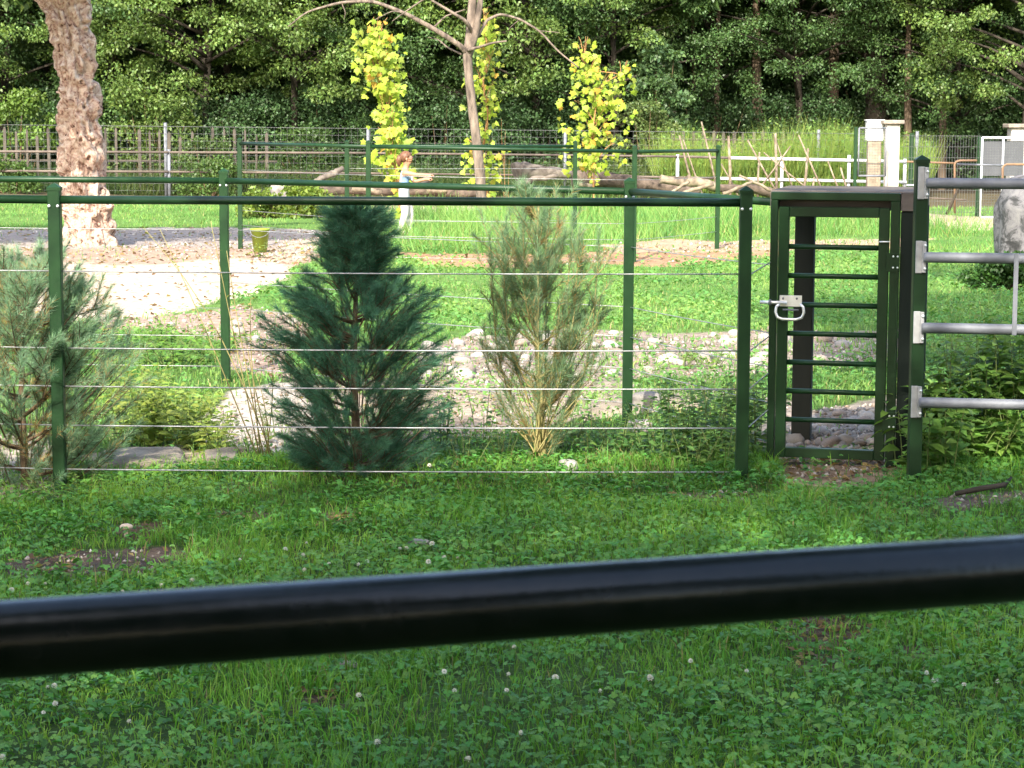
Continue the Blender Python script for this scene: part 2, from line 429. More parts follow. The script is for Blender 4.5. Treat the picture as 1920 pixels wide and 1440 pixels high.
POLY = {
 'sand': [(40, 500), (215, 497), (430, 489), (560, 500), (565, 515), (450, 552), (350, 578), (300, 596), (120, 612), (20, 600)],
 'dirt1': [(-400, 478), (200, 470), (330, 460), (600, 462), (600, 490), (560, 502), (430, 490), (215, 498), (-400, 505)],
 'dirt2': [(200, 600), (330, 588), (460, 572), (560, 590), (560, 720), (430, 690), (420, 640), (300, 622), (230, 620)],
 'gravel_grey': [(-500, 428), (0, 430), (200, 428), (420, 424), (620, 430), (640, 445), (500, 466), (200, 472), (-500, 480)],
 'dirt3': [(640, 378), (900, 384), (960, 400), (900, 404), (640, 398)],
 'dirt4': [(450, 500), (540, 455), (620, 440), (640, 452), (610, 470), (560, 490)],
 'red1': [(760, 482), (1000, 486), (1200, 474), (1460, 462), (1460, 486), (1200, 500), (980, 506), (780, 500)],
 'red2': [(1130, 462), (1460, 455), (1740, 452), (1640, 472), (1460, 478), (1130, 480)],
 'stones': [(780, 652), (880, 632), (1100, 618), (1300, 628), (1460, 622), (1700, 625), (1700, 690), (1460, 702), (1100, 708), (900, 720), (780, 712)],
 'beige': [(560, 712), (780, 700), (1100, 705), (1110, 765), (900, 810), (830, 800), (560, 860)],
 'white': [(372, 760), (430, 728), (540, 712), (590, 735), (560, 850), (500, 838), (420, 822), (370, 790)],
 'leftgap': [(-300, 790), (60, 780), (100, 830), (130, 912), (-300, 925)],
 'underslab': [(150, 835), (300, 815), (470, 820), (440, 862), (160, 868)],
 'gatestone': [(1440, 742), (1500, 760), (1700, 745), (1700, 868), (1440, 870)],
 'gate': [(1440, 868), (1660, 872), (1720, 880), (1650, 905), (1560, 925), (1440, 905)],
 'rightdirt': [(1720, 400), (1860, 410), (1960, 430), (1960, 446), (1840, 440), (1720, 428)],
 'bare1': [(0, 1034), (130, 1016), (310, 1012), (345, 1040), (270, 1070), (120, 1080), (0, 1066)],
 'bare2': [(370, 958), (480, 956), (540, 972), (520, 984), (400, 976)],
 'bare3': [(1440, 1178), (1560, 1168), (1660, 1200), (1580, 1226), (1450, 1214)],
 'bare4': [(1700, 1226), (1780, 1232), (1760, 1262), (1690, 1250)],
 'bare5': [(1760, 952), (1930, 945), (1960, 968), (1800, 978)],
 'bare6': [(1250, 932), (1400, 926), (1410, 950), (1270, 954)], 'bare8': [(1480, 1240), (1590, 1236), (1600, 1264), (1490, 1262)], 'bare9': [(570, 1288), (640, 1280), (650, 1308), (580, 1318)], 'bare10': [(590, 965), (680, 962), (690, 985), (610, 990)],
 'bare7': [(190, 978), (280, 976), (290, 1000), (190, 1002)],
}
def inpoly(px, py, poly):
    r = np.zeros(px.shape, bool); n = len(poly)
    for i in range(n):
        x1, y1 = poly[i]; x2, y2 = poly[(i + 1) % n]
        if y1 == y2: continue
        c = ((y1 > py) != (y2 > py)) & (px < (x2 - x1) * (py - y1) / (y2 - y1) + x1)
        r ^= c
    return r
ZCOL = {  # albedo of the bare surface
 'sand': (0.50, 0.42, 0.33), 'dirt1': (0.36, 0.26, 0.20), 'dirt2': (0.33, 0.25, 0.20), 'gravel_grey': (0.33, 0.29, 0.26), 'dirt3': (0.42, 0.33, 0.27),
 'dirt4': (0.44, 0.35, 0.27), 'red1': (0.34, 0.215, 0.13), 'red2': (0.40, 0.29, 0.20), 'stones': (0.29, 0.24, 0.195), 'beige': (0.34, 0.28, 0.22),
 'white': (0.42, 0.38, 0.33), 'leftgap': (0.42, 0.36, 0.29), 'underslab': (0.34, 0.28, 0.2), 'gatestone': (0.24, 0.21, 0.18), 'gate': (0.22, 0.165, 0.115), 'rightdirt': (0.42, 0.34, 0.25),
 'bare1': (0.095, 0.07, 0.055), 'bare2': (0.10, 0.07, 0.055), 'bare3': (0.10, 0.07, 0.05), 'bare4': (0.09, 0.065, 0.05), 'bare5': (0.12, 0.10, 0.085),
 'bare6': (0.13, 0.10, 0.075), 'bare7': (0.10, 0.065, 0.045), 'bare8': (0.10, 0.07, 0.05), 'bare9': (0.09, 0.065, 0.05), 'bare10': (0.12, 0.085, 0.055)}
GSPARSE = {'red2': 0.25, 'dirt2': 0.12, 'stones': 0.34, 'beige': 0.5, 'gate': 0.02, 'gatestone': 0.04, 'sand': 0.0, 'white': 0.03, 'gravel_grey': 0.02,
 'dirt1': 0.05, 'bare1': 0.08, 'bare2': 0.25, 'bare3': 0.35, 'bare4': 0.4, 'bare5': 0.25, 'bare6': 0.4, 'bare7': 0.15, 'bare8': 0.3, 'bare9': 0.4, 'bare10': 0.35, 'leftgap': 0.3, 'underslab': 0.3}
def zones(x, y):
    """bare-ground colour, and how much grass grows there (0..1)"""
    wx = x + 0.05 * y * (fbm(x * 1.6, y * 0.8, 0, 3, 21) - 0.5) * 0.5
    wy = y * (1 + 0.06 * (fbm(x * 1.3 + 9, y * 0.7, 0, 3, 31) - 0.5))
    px, py = proj(wx, wy, 0 * wx)
    colr = np.tile(np.array([[0.075, 0.062, 0.035]]), (len(x), 1)); g = np.ones(len(x))
    ahead = y > 3
    for k, poly in POLY.items():
        i = inpoly(px, py, poly) & ahead
        colr[i] = ZCOL[k]; g[i] = GSPARSE.get(k, 0.08)
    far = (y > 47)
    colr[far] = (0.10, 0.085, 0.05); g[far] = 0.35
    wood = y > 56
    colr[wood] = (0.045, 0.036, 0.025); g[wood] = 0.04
    return colr, g
ys = np.concatenate([np.linspace(-60, 0, 14)[:-1], np.linspace(0, 5.5, 10)[:-1], 5.5 * (62 / 5.5) ** np.linspace(0, 1, 330), np.array([66, 72, 80, 95, 120, 160, 220, 300, 420, 600])])
us = np.linspace(-1, 1, 241)
us = np.sign(us) * np.abs(us) ** 1.15
w = np.where(ys < 62, np.maximum(7, 0.36 * np.abs(ys) + 1.5), 24 + (ys - 62) * 1.2)
w = np.where(ys < 0, 7 + (-ys) * 1.2, w)
GX = us[None] * w[:, None]; GY = np.repeat(ys[:, None], len(us), 1)
fx, fy = GX.ravel(), GY.ravel()
fz = gz(fx, fy)
zc, zg = zones(fx, fy)
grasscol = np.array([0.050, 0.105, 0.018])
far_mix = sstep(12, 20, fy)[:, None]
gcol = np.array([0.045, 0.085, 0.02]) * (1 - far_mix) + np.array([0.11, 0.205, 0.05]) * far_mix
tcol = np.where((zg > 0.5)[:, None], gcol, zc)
nr, nc = GX.shape
ii = np.arange(nr * nc).reshape(nr, nc)
FF = np.stack([ii[:-1, :-1].ravel(), ii[:-1, 1:].ravel(), ii[1:, 1:].ravel(), ii[1:, :-1].ravel()], 1)
def ground_mat():
    mt, t, b = _mat('ground')
    at = t.nodes.new('ShaderNodeAttribute'); at.attribute_name = 'Col'
    tc = t.nodes.new('ShaderNodeTexCoord')
    n = t.nodes.new('ShaderNodeTexNoise'); n.inputs['Scale'].default_value = 9; n.inputs['Detail'].default_value = 9; n.inputs['Roughness'].default_value = 0.7
    t.links.new(tc.outputs['Object'], n.inputs[0])
    r = t.nodes.new('ShaderNodeValToRGB'); r.color_ramp.elements[0].position = 0.3; r.color_ramp.elements[1].position = 0.7
    r.color_ramp.elements[0].color = (0.5, 0.46, 0.42, 1); r.color_ramp.elements[1].color = (1.25, 1.22, 1.2, 1)
    t.links.new(n.outputs[0], r.inputs[0])
    mx = t.nodes.new('ShaderNodeMix'); mx.data_type = 'RGBA'; mx.blend_type = 'MULTIPLY'; mx.inputs['Factor'].default_value = 1
    t.links.new(at.outputs['Color'], mx.inputs['A']); t.links.new(r.outputs[0], mx.inputs['B'])
    t.links.new(mx.outputs['Result'], b.inputs['Base Color'])
    v = t.nodes.new('ShaderNodeTexVoronoi'); v.inputs['Scale'].default_value = 28
    t.links.new(tc.outputs['Object'], v.inputs[0])
    bp = t.nodes.new('ShaderNodeBump'); bp.inputs['Strength'].default_value = 0.6; bp.inputs['Distance'].default_value = 0.02
    ad = t.nodes.new('ShaderNodeMath'); ad.operation = 'ADD'
    t.links.new(n.outputs[0], ad.inputs[0]); t.links.new(v.outputs['Distance'], ad.inputs[1])
    t.links.new(ad.outputs[0], bp.inputs['Height']); t.links.new(bp.outputs[0], b.inputs['Normal'])
    b.inputs['Roughness'].default_value = 0.95; b.inputs['Specular IOR Level'].default_value = 0.1
    MATS['ground'] = mt
ground_mat()
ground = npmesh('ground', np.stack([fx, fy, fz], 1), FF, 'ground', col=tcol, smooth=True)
tag(ground, kind='structure')

# ------------------------------------------------------------------ grass
def blades(x, y, h, w_, lean, col, tipcol, seg=True, r=rng):
    n = len(x)
    z = gz(x, y)
    az = r.uniform(0, 2 * math.pi, n); fa = r.uniform(0, 2 * math.pi, n)
    B = np.stack([x, y, z - 0.005], 1)
    S = np.stack([np.cos(fa), np.sin(fa), 0 * fa], 1) * (w_ / 2)[:, None]
    Ld = np.stack([np.cos(az), np.sin(az), 0 * az], 1) * (lean * h)[:, None]
    up = np.stack([0 * h, 0 * h, h], 1)
    if seg:
        M = B + up * 0.58 + Ld * 0.30; T = B + up * (1 - 0.35 * lean[:, None] ** 2) + Ld
        V = np.stack([B - S, B + S, M - S * 0.8, M + S * 0.8, T], 1).reshape(-1, 3)
        tri = np.array([[0, 1, 3], [0, 3, 2], [2, 3, 4]])
        F = (np.arange(n)[:, None, None] * 5 + tri[None]).reshape(-1, 3)
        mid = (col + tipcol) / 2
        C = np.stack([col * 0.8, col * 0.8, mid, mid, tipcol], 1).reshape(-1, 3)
    else:
        T = B + up + Ld
        V = np.stack([B - S, B + S, T], 1).reshape(-1, 3)
        F = np.arange(n * 3).reshape(-1, 3)
        C = np.stack([col, col, tipcol], 1).reshape(-1, 3)
    return V, F, C
def scatter(n, y0, y1, margin, power=1.0):
    """points in the view wedge between two distances"""
    u = rng.random(n)
    y = np.sqrt(y0 ** 2 + u * (y1 ** 2 - y0 ** 2)) if power == 1 else y0 * (y1 / y0) ** u
    x = rng.uniform(-1, 1, n) * (0.2286 * y + margin)
    return x, y
def grass_colour(n, x, y, base):
    p = fbm(x * 1.1, y * 1.1, 0, 3, 51)[:, None]; q = fbm(x * 4, y * 4, 0, 2, 61)[:, None]
    b = np.asarray(base)[None] * (0.35 + 0.95 * p + 0.42 * q)
    b = b * (1 + rng.uniform(-.22, .22, (n, 1)))
    b[:, 0] *= 1 + rng.uniform(-.2, .3, n); b[:, 0] *= (0.8 + 0.6 * p[:, 0])
    return b
# shaded lawn in front of the first fence
x, y = scatter(150000, 5.4, 11.9, 0.9)
_, g = zones(x, y)
dens = g * (0.45 + 0.75 * sstep(0.32, 0.55, fbm(x * 1.7, y * 1.7, 0, 3, 71)))
k = rng.random(len(x)) < dens
x, y = x[k], y[k]; n = len(x)
hv = (0.018 + 0.10 * fbm(x * 1.5, y * 1.5, 0, 3, 81) ** 1.6) * rng.uniform(0.5, 1.5, n)
hv *= np.where(rng.random(n) < 0.02, 1.7, 1)
cb = grass_colour(n, x, y, (0.128, 0.300, 0.040))
dry = rng.random(n) < 0.03 + 0.16 * sstep(.55, .7, fbm(x * 1.2 + 70, y * 1.2, 0, 3, 141))
cb[dry] = np.array([0.22, 0.19, 0.08]) * rng.uniform(.6, 1.2, (dry.sum(), 1))
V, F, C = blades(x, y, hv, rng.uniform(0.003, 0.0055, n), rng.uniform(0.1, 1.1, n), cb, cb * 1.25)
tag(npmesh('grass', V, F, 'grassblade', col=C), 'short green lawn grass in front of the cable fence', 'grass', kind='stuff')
# clover and broad low leaves in the lawn
x, y = scatter(46000, 5.4, 11.6, 0.9)
_, g = zones(x, y)
cl = sstep(0.47, 0.58, fbm(x * 0.9 + 4, y * 0.9, 0, 3, 91))
k = rng.random(len(x)) < np.clip(g, 0.12, 1) * (0.12 + 0.75 * cl)
x, y = x[k], y[k]; n = len(x)
z = gz(x, y) + rng.uniform(0.012, 0.07, n)
sz = rng.uniform(0.006, 0.014, n)
parts = []
tilt = rng.normal(0, 0.35, (n, 2)); rot0 = rng.uniform(0, 6.28, n)
Nn = unit(np.stack([tilt[:, 0], tilt[:, 1] - 0.25, np.ones(n)], 1))
ccol = grass_colour(n, x, y, (0.098, 0.262, 0.052))
for j in range(3):
    a = rot0 + j * 2.094
    D = np.stack([np.cos(a), np.sin(a), 0 * a], 1); D = unit(D - Nn * np.sum(D * Nn, 1, keepdims=True))
    v, f = leaf_quads(np.stack([x, y, z], 1), D, Nn, sz * 1.25, sz * 1.35, 0.05)
    parts.append((v, f, np.repeat(ccol * rng.uniform(.9, 1.15, (n, 1)), 4, 0)))
V, F, C = merge(parts)
tag(npmesh('clover_cover', V, F, 'grassblade', col=C), 'low clover leaves growing through the shaded lawn', 'clover', kind='stuff')
# low broad weeds of the lawn
x, y = scatter(9000, 5.4, 11.8, 0.9)
_, g = zones(x, y)
k = rng.random(len(x)) < np.clip(g, 0.2, 1) * sstep(0.46, 0.62, fbm(x * 1.4 + 14, y * 1.4, 0, 3, 95))
x, y = x[k], y[k]; parts = []
for j in range(4):
    n = len(x); a = rng.uniform(0, 6.28, n)
    D = unit(np.stack([np.cos(a), np.sin(a), rng.uniform(0.1, 0.9, n)], 1))
    N = unit(np.stack([rng.normal(0, .3, n), rng.normal(0, .3, n), np.ones(n)], 1))
    C0 = np.stack([x + rng.normal(0, .012, n), y + rng.normal(0, .012, n), gz(x, y) + rng.uniform(0.0, 0.05, n)], 1)
    v, f = leaf_quads(C0, D, N, rng.uniform(0.025, 0.055, n), rng.uniform(0.013, 0.026, n), 0.3)
    parts.append((v, f, vary((0.10, 0.26, 0.055), n, 4, 0.45)))
V, F, C = merge(parts)
tag(npmesh('weed_cover', V, F, 'grassblade', col=C), 'low broad leaved weeds spread among the lawn grass', 'weeds', kind='stuff')

# sunny grass between and behind the fences
x, y = scatter(210000, 11.7, 47, 2.0, power=0)
_, g = zones(x, y)
pxx, pyy = proj(x, y, 0 * x)
tall = (inpoly(pxx, pyy, [(640, 385), (1200, 395), (1450, 392), (1450, 455), (1200, 465), (1000, 486), (800, 484), (700, 470), (640, 440)])) | ((y > 26) & (y < 40) & (pxx > 1500) & (pyy < 450))
k = rng.random(len(x)) < g * (0.35 + 0.85 * sstep(0.3, 0.6, fbm(x * 0.8, y * 0.8, 0, 3, 101)))
x, y, tall = x[k], y[k], tall[k]; n = len(x)
hv = 0.02 + 0.085 * fbm(x * 0.9, y * 0.9, 0, 3, 111) ** 1.3
hv = np.where(tall, 0.12 + 0.30 * fbm(x * .7, y * .7, 0, 2, 113), hv) * rng.uniform(0.5, 1.45, n)
cb = grass_colour(n, x, y, (0.118, 0.255, 0.062))
dry = rng.random(n) < 0.06
cb[dry] = np.array([0.34, 0.30, 0.13]) * rng.uniform(.6, 1.2, (dry.sum(), 1))
wd = (0.0035 + 0.00026 * y) * rng.uniform(.7, 1.5, n)
near = y < 20
V1, F1, C1 = blades(x[near], y[near], hv[near], wd[near], rng.uniform(0.1, 1.0, near.sum()), cb[near], cb[near] * 1.25)
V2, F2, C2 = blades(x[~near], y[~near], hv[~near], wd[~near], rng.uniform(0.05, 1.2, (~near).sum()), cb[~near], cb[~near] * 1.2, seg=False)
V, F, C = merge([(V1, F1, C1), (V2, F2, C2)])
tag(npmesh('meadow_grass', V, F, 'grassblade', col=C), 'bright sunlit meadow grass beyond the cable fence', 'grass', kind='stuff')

# clover and low weeds of the sunny ground
x, y = scatter(70000, 11.8, 30, 1.5, power=0)
_, g = zones(x, y)
k = rng.random(len(x)) < np.where(g < .06, 0, np.clip(g, 0.10, 1)) * (.15 + .85 * sstep(0.44, 0.6, fbm(x * 0.9 + 40, y * 0.9, 0, 3, 131)))
x, y = x[k], y[k]; n = len(x)
a = rng.uniform(0, 6.28, n); sc_ = (y / 12) ** .55
D = unit(np.stack([np.cos(a), np.sin(a), rng.uniform(0, 1.0, n)], 1)); N = unit(np.stack([rng.normal(0, .4, n), rng.normal(-.2, .4, n), np.ones(n)], 1))
v, f = leaf_quads(np.stack([x, y, gz(x, y) + rng.uniform(0, .07, n)], 1), D, N, rng.uniform(.02, .045, n) * sc_, rng.uniform(.015, .03, n) * sc_)
cc = grass_colour(n, x, y, (0.115, 0.270, 0.065))
tag(npmesh('meadow_clover', v, f, 'grassblade', col=np.repeat(cc, 4, 0)), 'low leafy clover and weeds in the sunlit meadow', 'clover', kind='stuff')
# tall weeds beyond the white pipe rails and along the woodland fence
def weed_band(name, label, n, pxr, Yr, hr, base, wl=0.02):
    px_ = rng.uniform(*pxr, n); yy = rng.uniform(*Yr, n)
    xx = (px_ - 960) / FPX * yy
    h = rng.uniform(*hr, n) * (0.45 + 0.95 * fbm(xx * 0.8, yy * 0.8, 0, 3, 121))
    cb = grass_colour(n, xx, yy, base)
    V1, F1, C1 = blades(xx, yy, h, rng.uniform(.5, 1.2, n) * wl, rng.uniform(0.05, 0.5, n), cb, cb * 1.3, seg=False)
    m_ = n // 2
    C0 = np.stack([xx[:m_] + rng.normal(0, .06, m_), yy[:m_] + rng.normal(0, .06, m_), gz(xx[:m_], yy[:m_]) + h[:m_] * rng.uniform(.2, 1.0, m_)], 1)
    D = rand_dirs(m_); D[:, 2] = np.abs(D[:, 2]) * .7; D = unit(D)
    v, f = leaf_quads(C0, D, rand_dirs(m_), rng.uniform(.06, .13, m_), rng.uniform(.03, .06, m_))
    c = vary(base, m_, 4, .35, .2)
    f3 = np.concatenate([f[:, [0, 1, 2]], f[:, [0, 2, 3]]])
    V, F, C = merge([(V1, F1, C1), (v, f3, c)])
    tag(npmesh(name, V, F, 'grassblade', col=C), label, 'weeds', kind='stuff')
weed_band('tall_weeds', 'tall sunlit weeds behind the white pipe rails', 26000, (1235, 1730), (52.4, 56), (0.9, 1.75), (0.135, 0.225, 0.05))
weed_band('fence_weeds', 'green weeds along the foot of the picket fence', 12000, (-60, 640), (53.2, 56.4), (0.25, 0.8), (0.045, 0.082, 0.024))  # leaf colour lowered to stand in for shadow along the pickets
weed_band('enclosure_weeds', 'mixed weeds behind the brown pipe rails', 9000, (640, 1280), (52.4, 55.5), (0.4, 0.9), (0.055, 0.095, 0.028))

# ------------------------------------------------------------------ fences
def post_at(parent, x, y, h, w_=0.06, rz=0.0, material='green_paint', zb=None, capped=True, bolts=()):
    L = Vector(parent.location)
    z0 = (gzs(x, y) if zb is None else zb) - 0.15
    R3 = Matrix.Rotation(rz, 3, 'Z')
    b = MB(); b.box(Vector((x, y, (z0 + h) / 2)) - L, (w_, w_, h - z0), R3, bev=0.004)
    o = b.build('post', material, parent)
    if capped:
        c = MB(); e = w_ / 2 + 0.003
        base = Vector((x, y, h)) - L
        vs = [base + R3 @ Vector((sx * e, sy * e, dz)) for dz in (-0.012, 0.004) for sx, sy in ((-1, -1), (1, -1), (1, 1), (-1, 1))]
        vs.append(base + Vector((0, 0, 0.026)))
        c.add(vs, [(0, 1, 5, 4), (1, 2, 6, 5), (2, 3, 7, 6), (3, 0, 4, 7), (4, 5, 8), (5, 6, 8), (6, 7, 8), (7, 4, 8), (3, 2, 1, 0)])
        c.build('cap', material, o)
    for bx, bz in bolts:
        c = MB(); c.ball(Vector((x, y, bz)) - L + R3 @ Vector((bx, -w_ / 2 - 0.002, 0)), 0.008); c.build('bolt', 'zinc_bright', o)
    return o
WIREZ = (0.06, 0.28, 0.475, 0.665, 1.045)
def rail(parent, a, b, r=0.021, material='green_paint', name='rail', n=14):
    L = Vector(parent.location); m_ = MB(); m_.tube([Vector(a) - L, Vector(b) - L], r, n); return m_.build(name, material, parent)
def wire(parent, a, b, r=0.0038, sag=0.006, material='cable_steel', name='wire'):
    L = Vector(parent.location); a = Vector(a); b = Vector(b); m_ = MB()
    pts = [a.lerp(b, t / 8) - Vector((0, 0, sag * 4 * (t / 8) * (1 - t / 8))) - L for t in range(9)]
    m_.tube(pts, r, 6); return m_.build(name, material, parent)
def fence(name, label, pts, hpost, zrail, wires, cat='fence', w_=0.06, rr=0.021, wr=0.0038, railmat='green_paint', postmat='green_paint', skip_posts=(), zoff=None, rz=0.0):
    root = empty(name, (pts[0][0], pts[0][1], 0), label, cat)
    zo = zoff or [0] * len(pts)
    for i, (x, y) in enumerate(pts):
        if i in skip_posts: continue
        post_at(root, x, y, hpost + zo[i], w_, rz, postmat, bolts=[(-w_ * .35, zrail + zo[i] - .03), (w_ * .35, zrail + zo[i] - .03)] if y < 16 else ())
    for i in range(len(pts) - 1):
        a = Vector((*pts[i], 0)); b = Vector((*pts[i + 1], 0)); d = (b - a).normalized() * (w_ / 2 - 0.003)
        if i in skip_posts: ea = Vector()
        else: ea = d
        eb = Vector() if (i + 1) in skip_posts else d
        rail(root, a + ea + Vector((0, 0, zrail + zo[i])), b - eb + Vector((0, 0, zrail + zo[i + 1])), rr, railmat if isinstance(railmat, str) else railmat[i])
        for z in wires:
            wire(root, a + ea + Vector((0, 0, z + zo[i])), b - eb + Vector((0, 0, z + zo[i + 1])), wr)
    return root
D1 = 11.0
xl = (103 - 960) / FPX * D1; xr = (1396 - 960) / FPX * D1
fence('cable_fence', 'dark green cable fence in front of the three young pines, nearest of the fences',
      [(xl - 3.1, D1 + 0.55), (xl, D1), (xr, D1)], 1.452, 1.395, WIREZ, railmat=['green_paint', 'green_paint_shaded'])  # long near rail takes the shade-darkened copy of the fence paint
# short cables from the last post to the wicket frame
q = P(1450, 400, 11.42)
fr = bpy.data.objects['cable_fence']
for z in (0.30, 0.49, 0.68, 1.06): wire(fr, (xr + .03, D1, z - .015), (q.x, 11.45, z + 0.02), 0.003, 0.0)
# second fence
pts2 = []
for px, Y in ((-260, 15.6), (420, 15.3), (1178, 13.4)): pts2.append(((px - 960) / FPX * Y, Y))
pts2.append((1.40, 11.72))
f2 = fence('rear_cable_fence', 'sunlit green cable fence running behind the three young pines to the wicket gate', pts2, 1.43, 1.37, (0.10, 0.31, 0.50, 0.68, 1.04), skip_posts=(3,), wr=0.0026)
# third enclosure
def pt(px, Y): return ((px - 960) / FPX * Y, Y)
fence('enclosure_fence', 'far green rail fence in front of the person, its corner post beside the sticks', [pt(450, 30.2), pt(690, 27.6), pt(1187, 27.8), pt(1343, 30.4)], 1.505, 1.45, (0.1, 0.36, 0.56, 1.10), wr=0.0032, rr=0.023, zoff=[.0, .0, -.05, -.07])
fence('enclosure_back_fence', 'far green fence with two posts right behind the tall enclosure fence', [pt(650, 31.2), pt(1076, 32.0)], 1.47, 1.41, (0.1, 0.36, 0.6, 1.10), wr=0.003, rr=0.021)

# foreground rail, out of focus
a = P(0, 1209, 1.19); b = P(1920, 1057, 1.40)
a.z = b.z = (a.z + b.z) / 2
d = (b - a).normalized()
fr0 = empty('visitor_railing', (a.x - d.x * 1.0, a.y - d.y * 1.0, 0), 'blurred black green handrail crossing right in front of the viewer', 'railing')
A = a - d * 1.0; B = b + d * 1.1
rail(fr0, A - d * .4, B + d * .4, 0.0215, 'dark_rail_paint', n=32)
for q_ in (A - d * .3, B + d * .3):
    m_ = MB(); m_.box(Vector((q_.x, q_.y, (a.z - .1) / 2 - .02)) - Vector(fr0.location), (.06, .06, a.z + .04), bev=.004); m_.build('post', 'green_paint_shaded', fr0)

# ------------------------------------------------------------------ wicket gate in a wooden frame
GO = Vector((1.312, 11.42, 0)); ang = -math.radians(13)
Ux = Vector((math.cos(ang), math.sin(ang), 0)); Vy = Vector((-math.sin(ang), math.cos(ang), 0))
RG = Matrix.Rotation(ang, 3, 'Z')
gate = empty('wicket_gate', GO, 'narrow dark green wicket gate with seven bars and a bright latch', 'gate')
zgt = 0.02
def gl(u, v, z): return Ux * u + Vy * v + Vector((0, 0, z))
def gbox(name, u0, u1, v0, v1, z0, z1, material, parent=None, bev=0.003):
    b = MB(); b.box(gl((u0 + u1) / 2, (v0 + v1) / 2, (z0 + z1) / 2), (u1 - u0, v1 - v0, z1 - z0), RG, bev)
    return b.build(name, material, parent or gate)
W_ = 0.65; T = 1.435
gbox('frame_post', 0, 0.036, 0, 0.06, -0.1, T - .04, 'green_paint_shaded')
gbox('frame_post', W_ - 0.046, W_, 0, 0.06, -0.1, T - .04, 'green_paint_shaded')
gbox('frame_head', 0.0, W_, -0.001, 0.06, T - .04, T, 'green_paint_shaded')
gbox('wooden_beam', -0.01, W_ + 0.10, 0.065, 0.95, T - 0.09, T + 0.006, 'beam_wood')
gbox('wooden_beam', W_ + .004, W_ + 0.102, 0.0, 0.062, T - 0.09, T + 0.003, 'beam_wood')
gbox('wooden_post', 0.03, 0.135, 0.93, 1.03, -0.1, T - .092, 'weathered_wood')
gbox('wooden_post', W_ + 0.004, W_ + 0.10, 0.93, 1.03, -0.1, T - .092, 'dark_wood')
gbox('wooden_post', W_ + 0.004, W_ + 0.085, 0.01, 0.10, -0.1, T - .092, 'dark_wood')
for i in range(4):
    gbox('side_board', W_ + 0.03, W_ + 0.055, 0.105 + i * .206, 0.105 + i * .206 + .2, 0.03, T - .094, 'dark_wood')
# swinging leaf
leaf = bpy.data.objects.new('gate_leaf', None); COL.objects.link(leaf); leaf.parent = gate
l0, l1, zt, zb = 0.042, W_ - .052, T - .075, 0.075
gbox('stile', l0, l0 + .052, 0.004, .05, zb, zt, 'green_paint', leaf)
gbox('stile', l1 - .052, l1, 0.004, .05, zb, zt, 'green_paint_shaded', leaf)
gbox('top_rail', l0 + .053, l1 - .053, 0.005, .049, zt - .05, zt, 'green_paint_shaded', leaf)
gbox('bottom_rail', l0 + .053, l1 - .053, 0.005, .049, zb, zb + .05, 'green_paint_shaded', leaf)
for i in range(7):
    z = zt - .05 - (i + 1) * (zt - zb - .10) / 8 - 0.004
    b = MB(); b.tube([gl(l0 + .05, .027, z), gl(l1 - .05, .027, z)], 0.0135, 12); b.build('bar', 'green_paint', leaf)
# latch
zl = 0.865
latch = gbox('latch', l0 + .012, l0 + .125, -0.004, 0.003, zl - .012, zl + .045, 'zinc_bright', gate, 0.001)
b = MB(); b.tube([gl(-0.045, -0.012, zl + .008), gl(l0 + .05, -0.012, zl + .008)], 0.009, 10); b.build('bolt', 'zinc_bright', latch)
b = MB(); b.tube([gl(-0.0, -0.013, zl + .008), gl(0.012, -0.013, zl + .008)], 0.016, 10); b.build('keeper', 'galvanised', latch)
hw = []
for t in range(25):
    pass
loop = [(l0 + .014, -0.012, zl + .002), (l0 - .002, -.016, zl - .012), (l0 - .006, -.018, zl - .04), (l0 + .004, -.019, zl - .066), (l0 + .03, -.02, zl - .076),
        (l0 + .10, -.02, zl - .076), (l0 + .128, -.019, zl - .066), (l0 + .138, -.018, zl - .04), (l0 + .134, -.016, zl - .012), (l0 + .118, -.012, zl + .002)]
b = MB(); b.tube([gl(*p) for p in loop], 0.0075, 10); b.build('handle', 'zinc_bright', latch)
b = MB(); b.tube([gl(l0 + .03, -.012, zl - .028), gl(l0 + .11, -.012, zl - .028)], 0.005, 8); b.build('hinge_pin', 'galvanised', latch)
for du in (.03, .10):
    b = MB(); b.ball(gl(l0 + du, -.006, zl + .03), 0.006); b.build('screw', 'galvanised', latch)
# hinges
for zh in (1.09, 0.28):
    h_ = gbox('hinge', l1 - .012, W_ + 0.004, -0.006, 0.0, zh - .05, zh + .045, 'green_paint_shaded', gate, 0.001)
    for du in (-.028, -.006):
        for dz in (-.028, .028):
            b = MB(); b.ball(gl(W_ + du, -.007, zh + dz), 0.0055); b.build('bolt', 'zinc_bright', h_)
b = MB(); b.tube([gl(l1 - .05, -.006, 1.19), gl(l1 + .005, -.006, 1.192)], 0.004, 8); b.build('spring_wire', 'zinc_bright', gate)

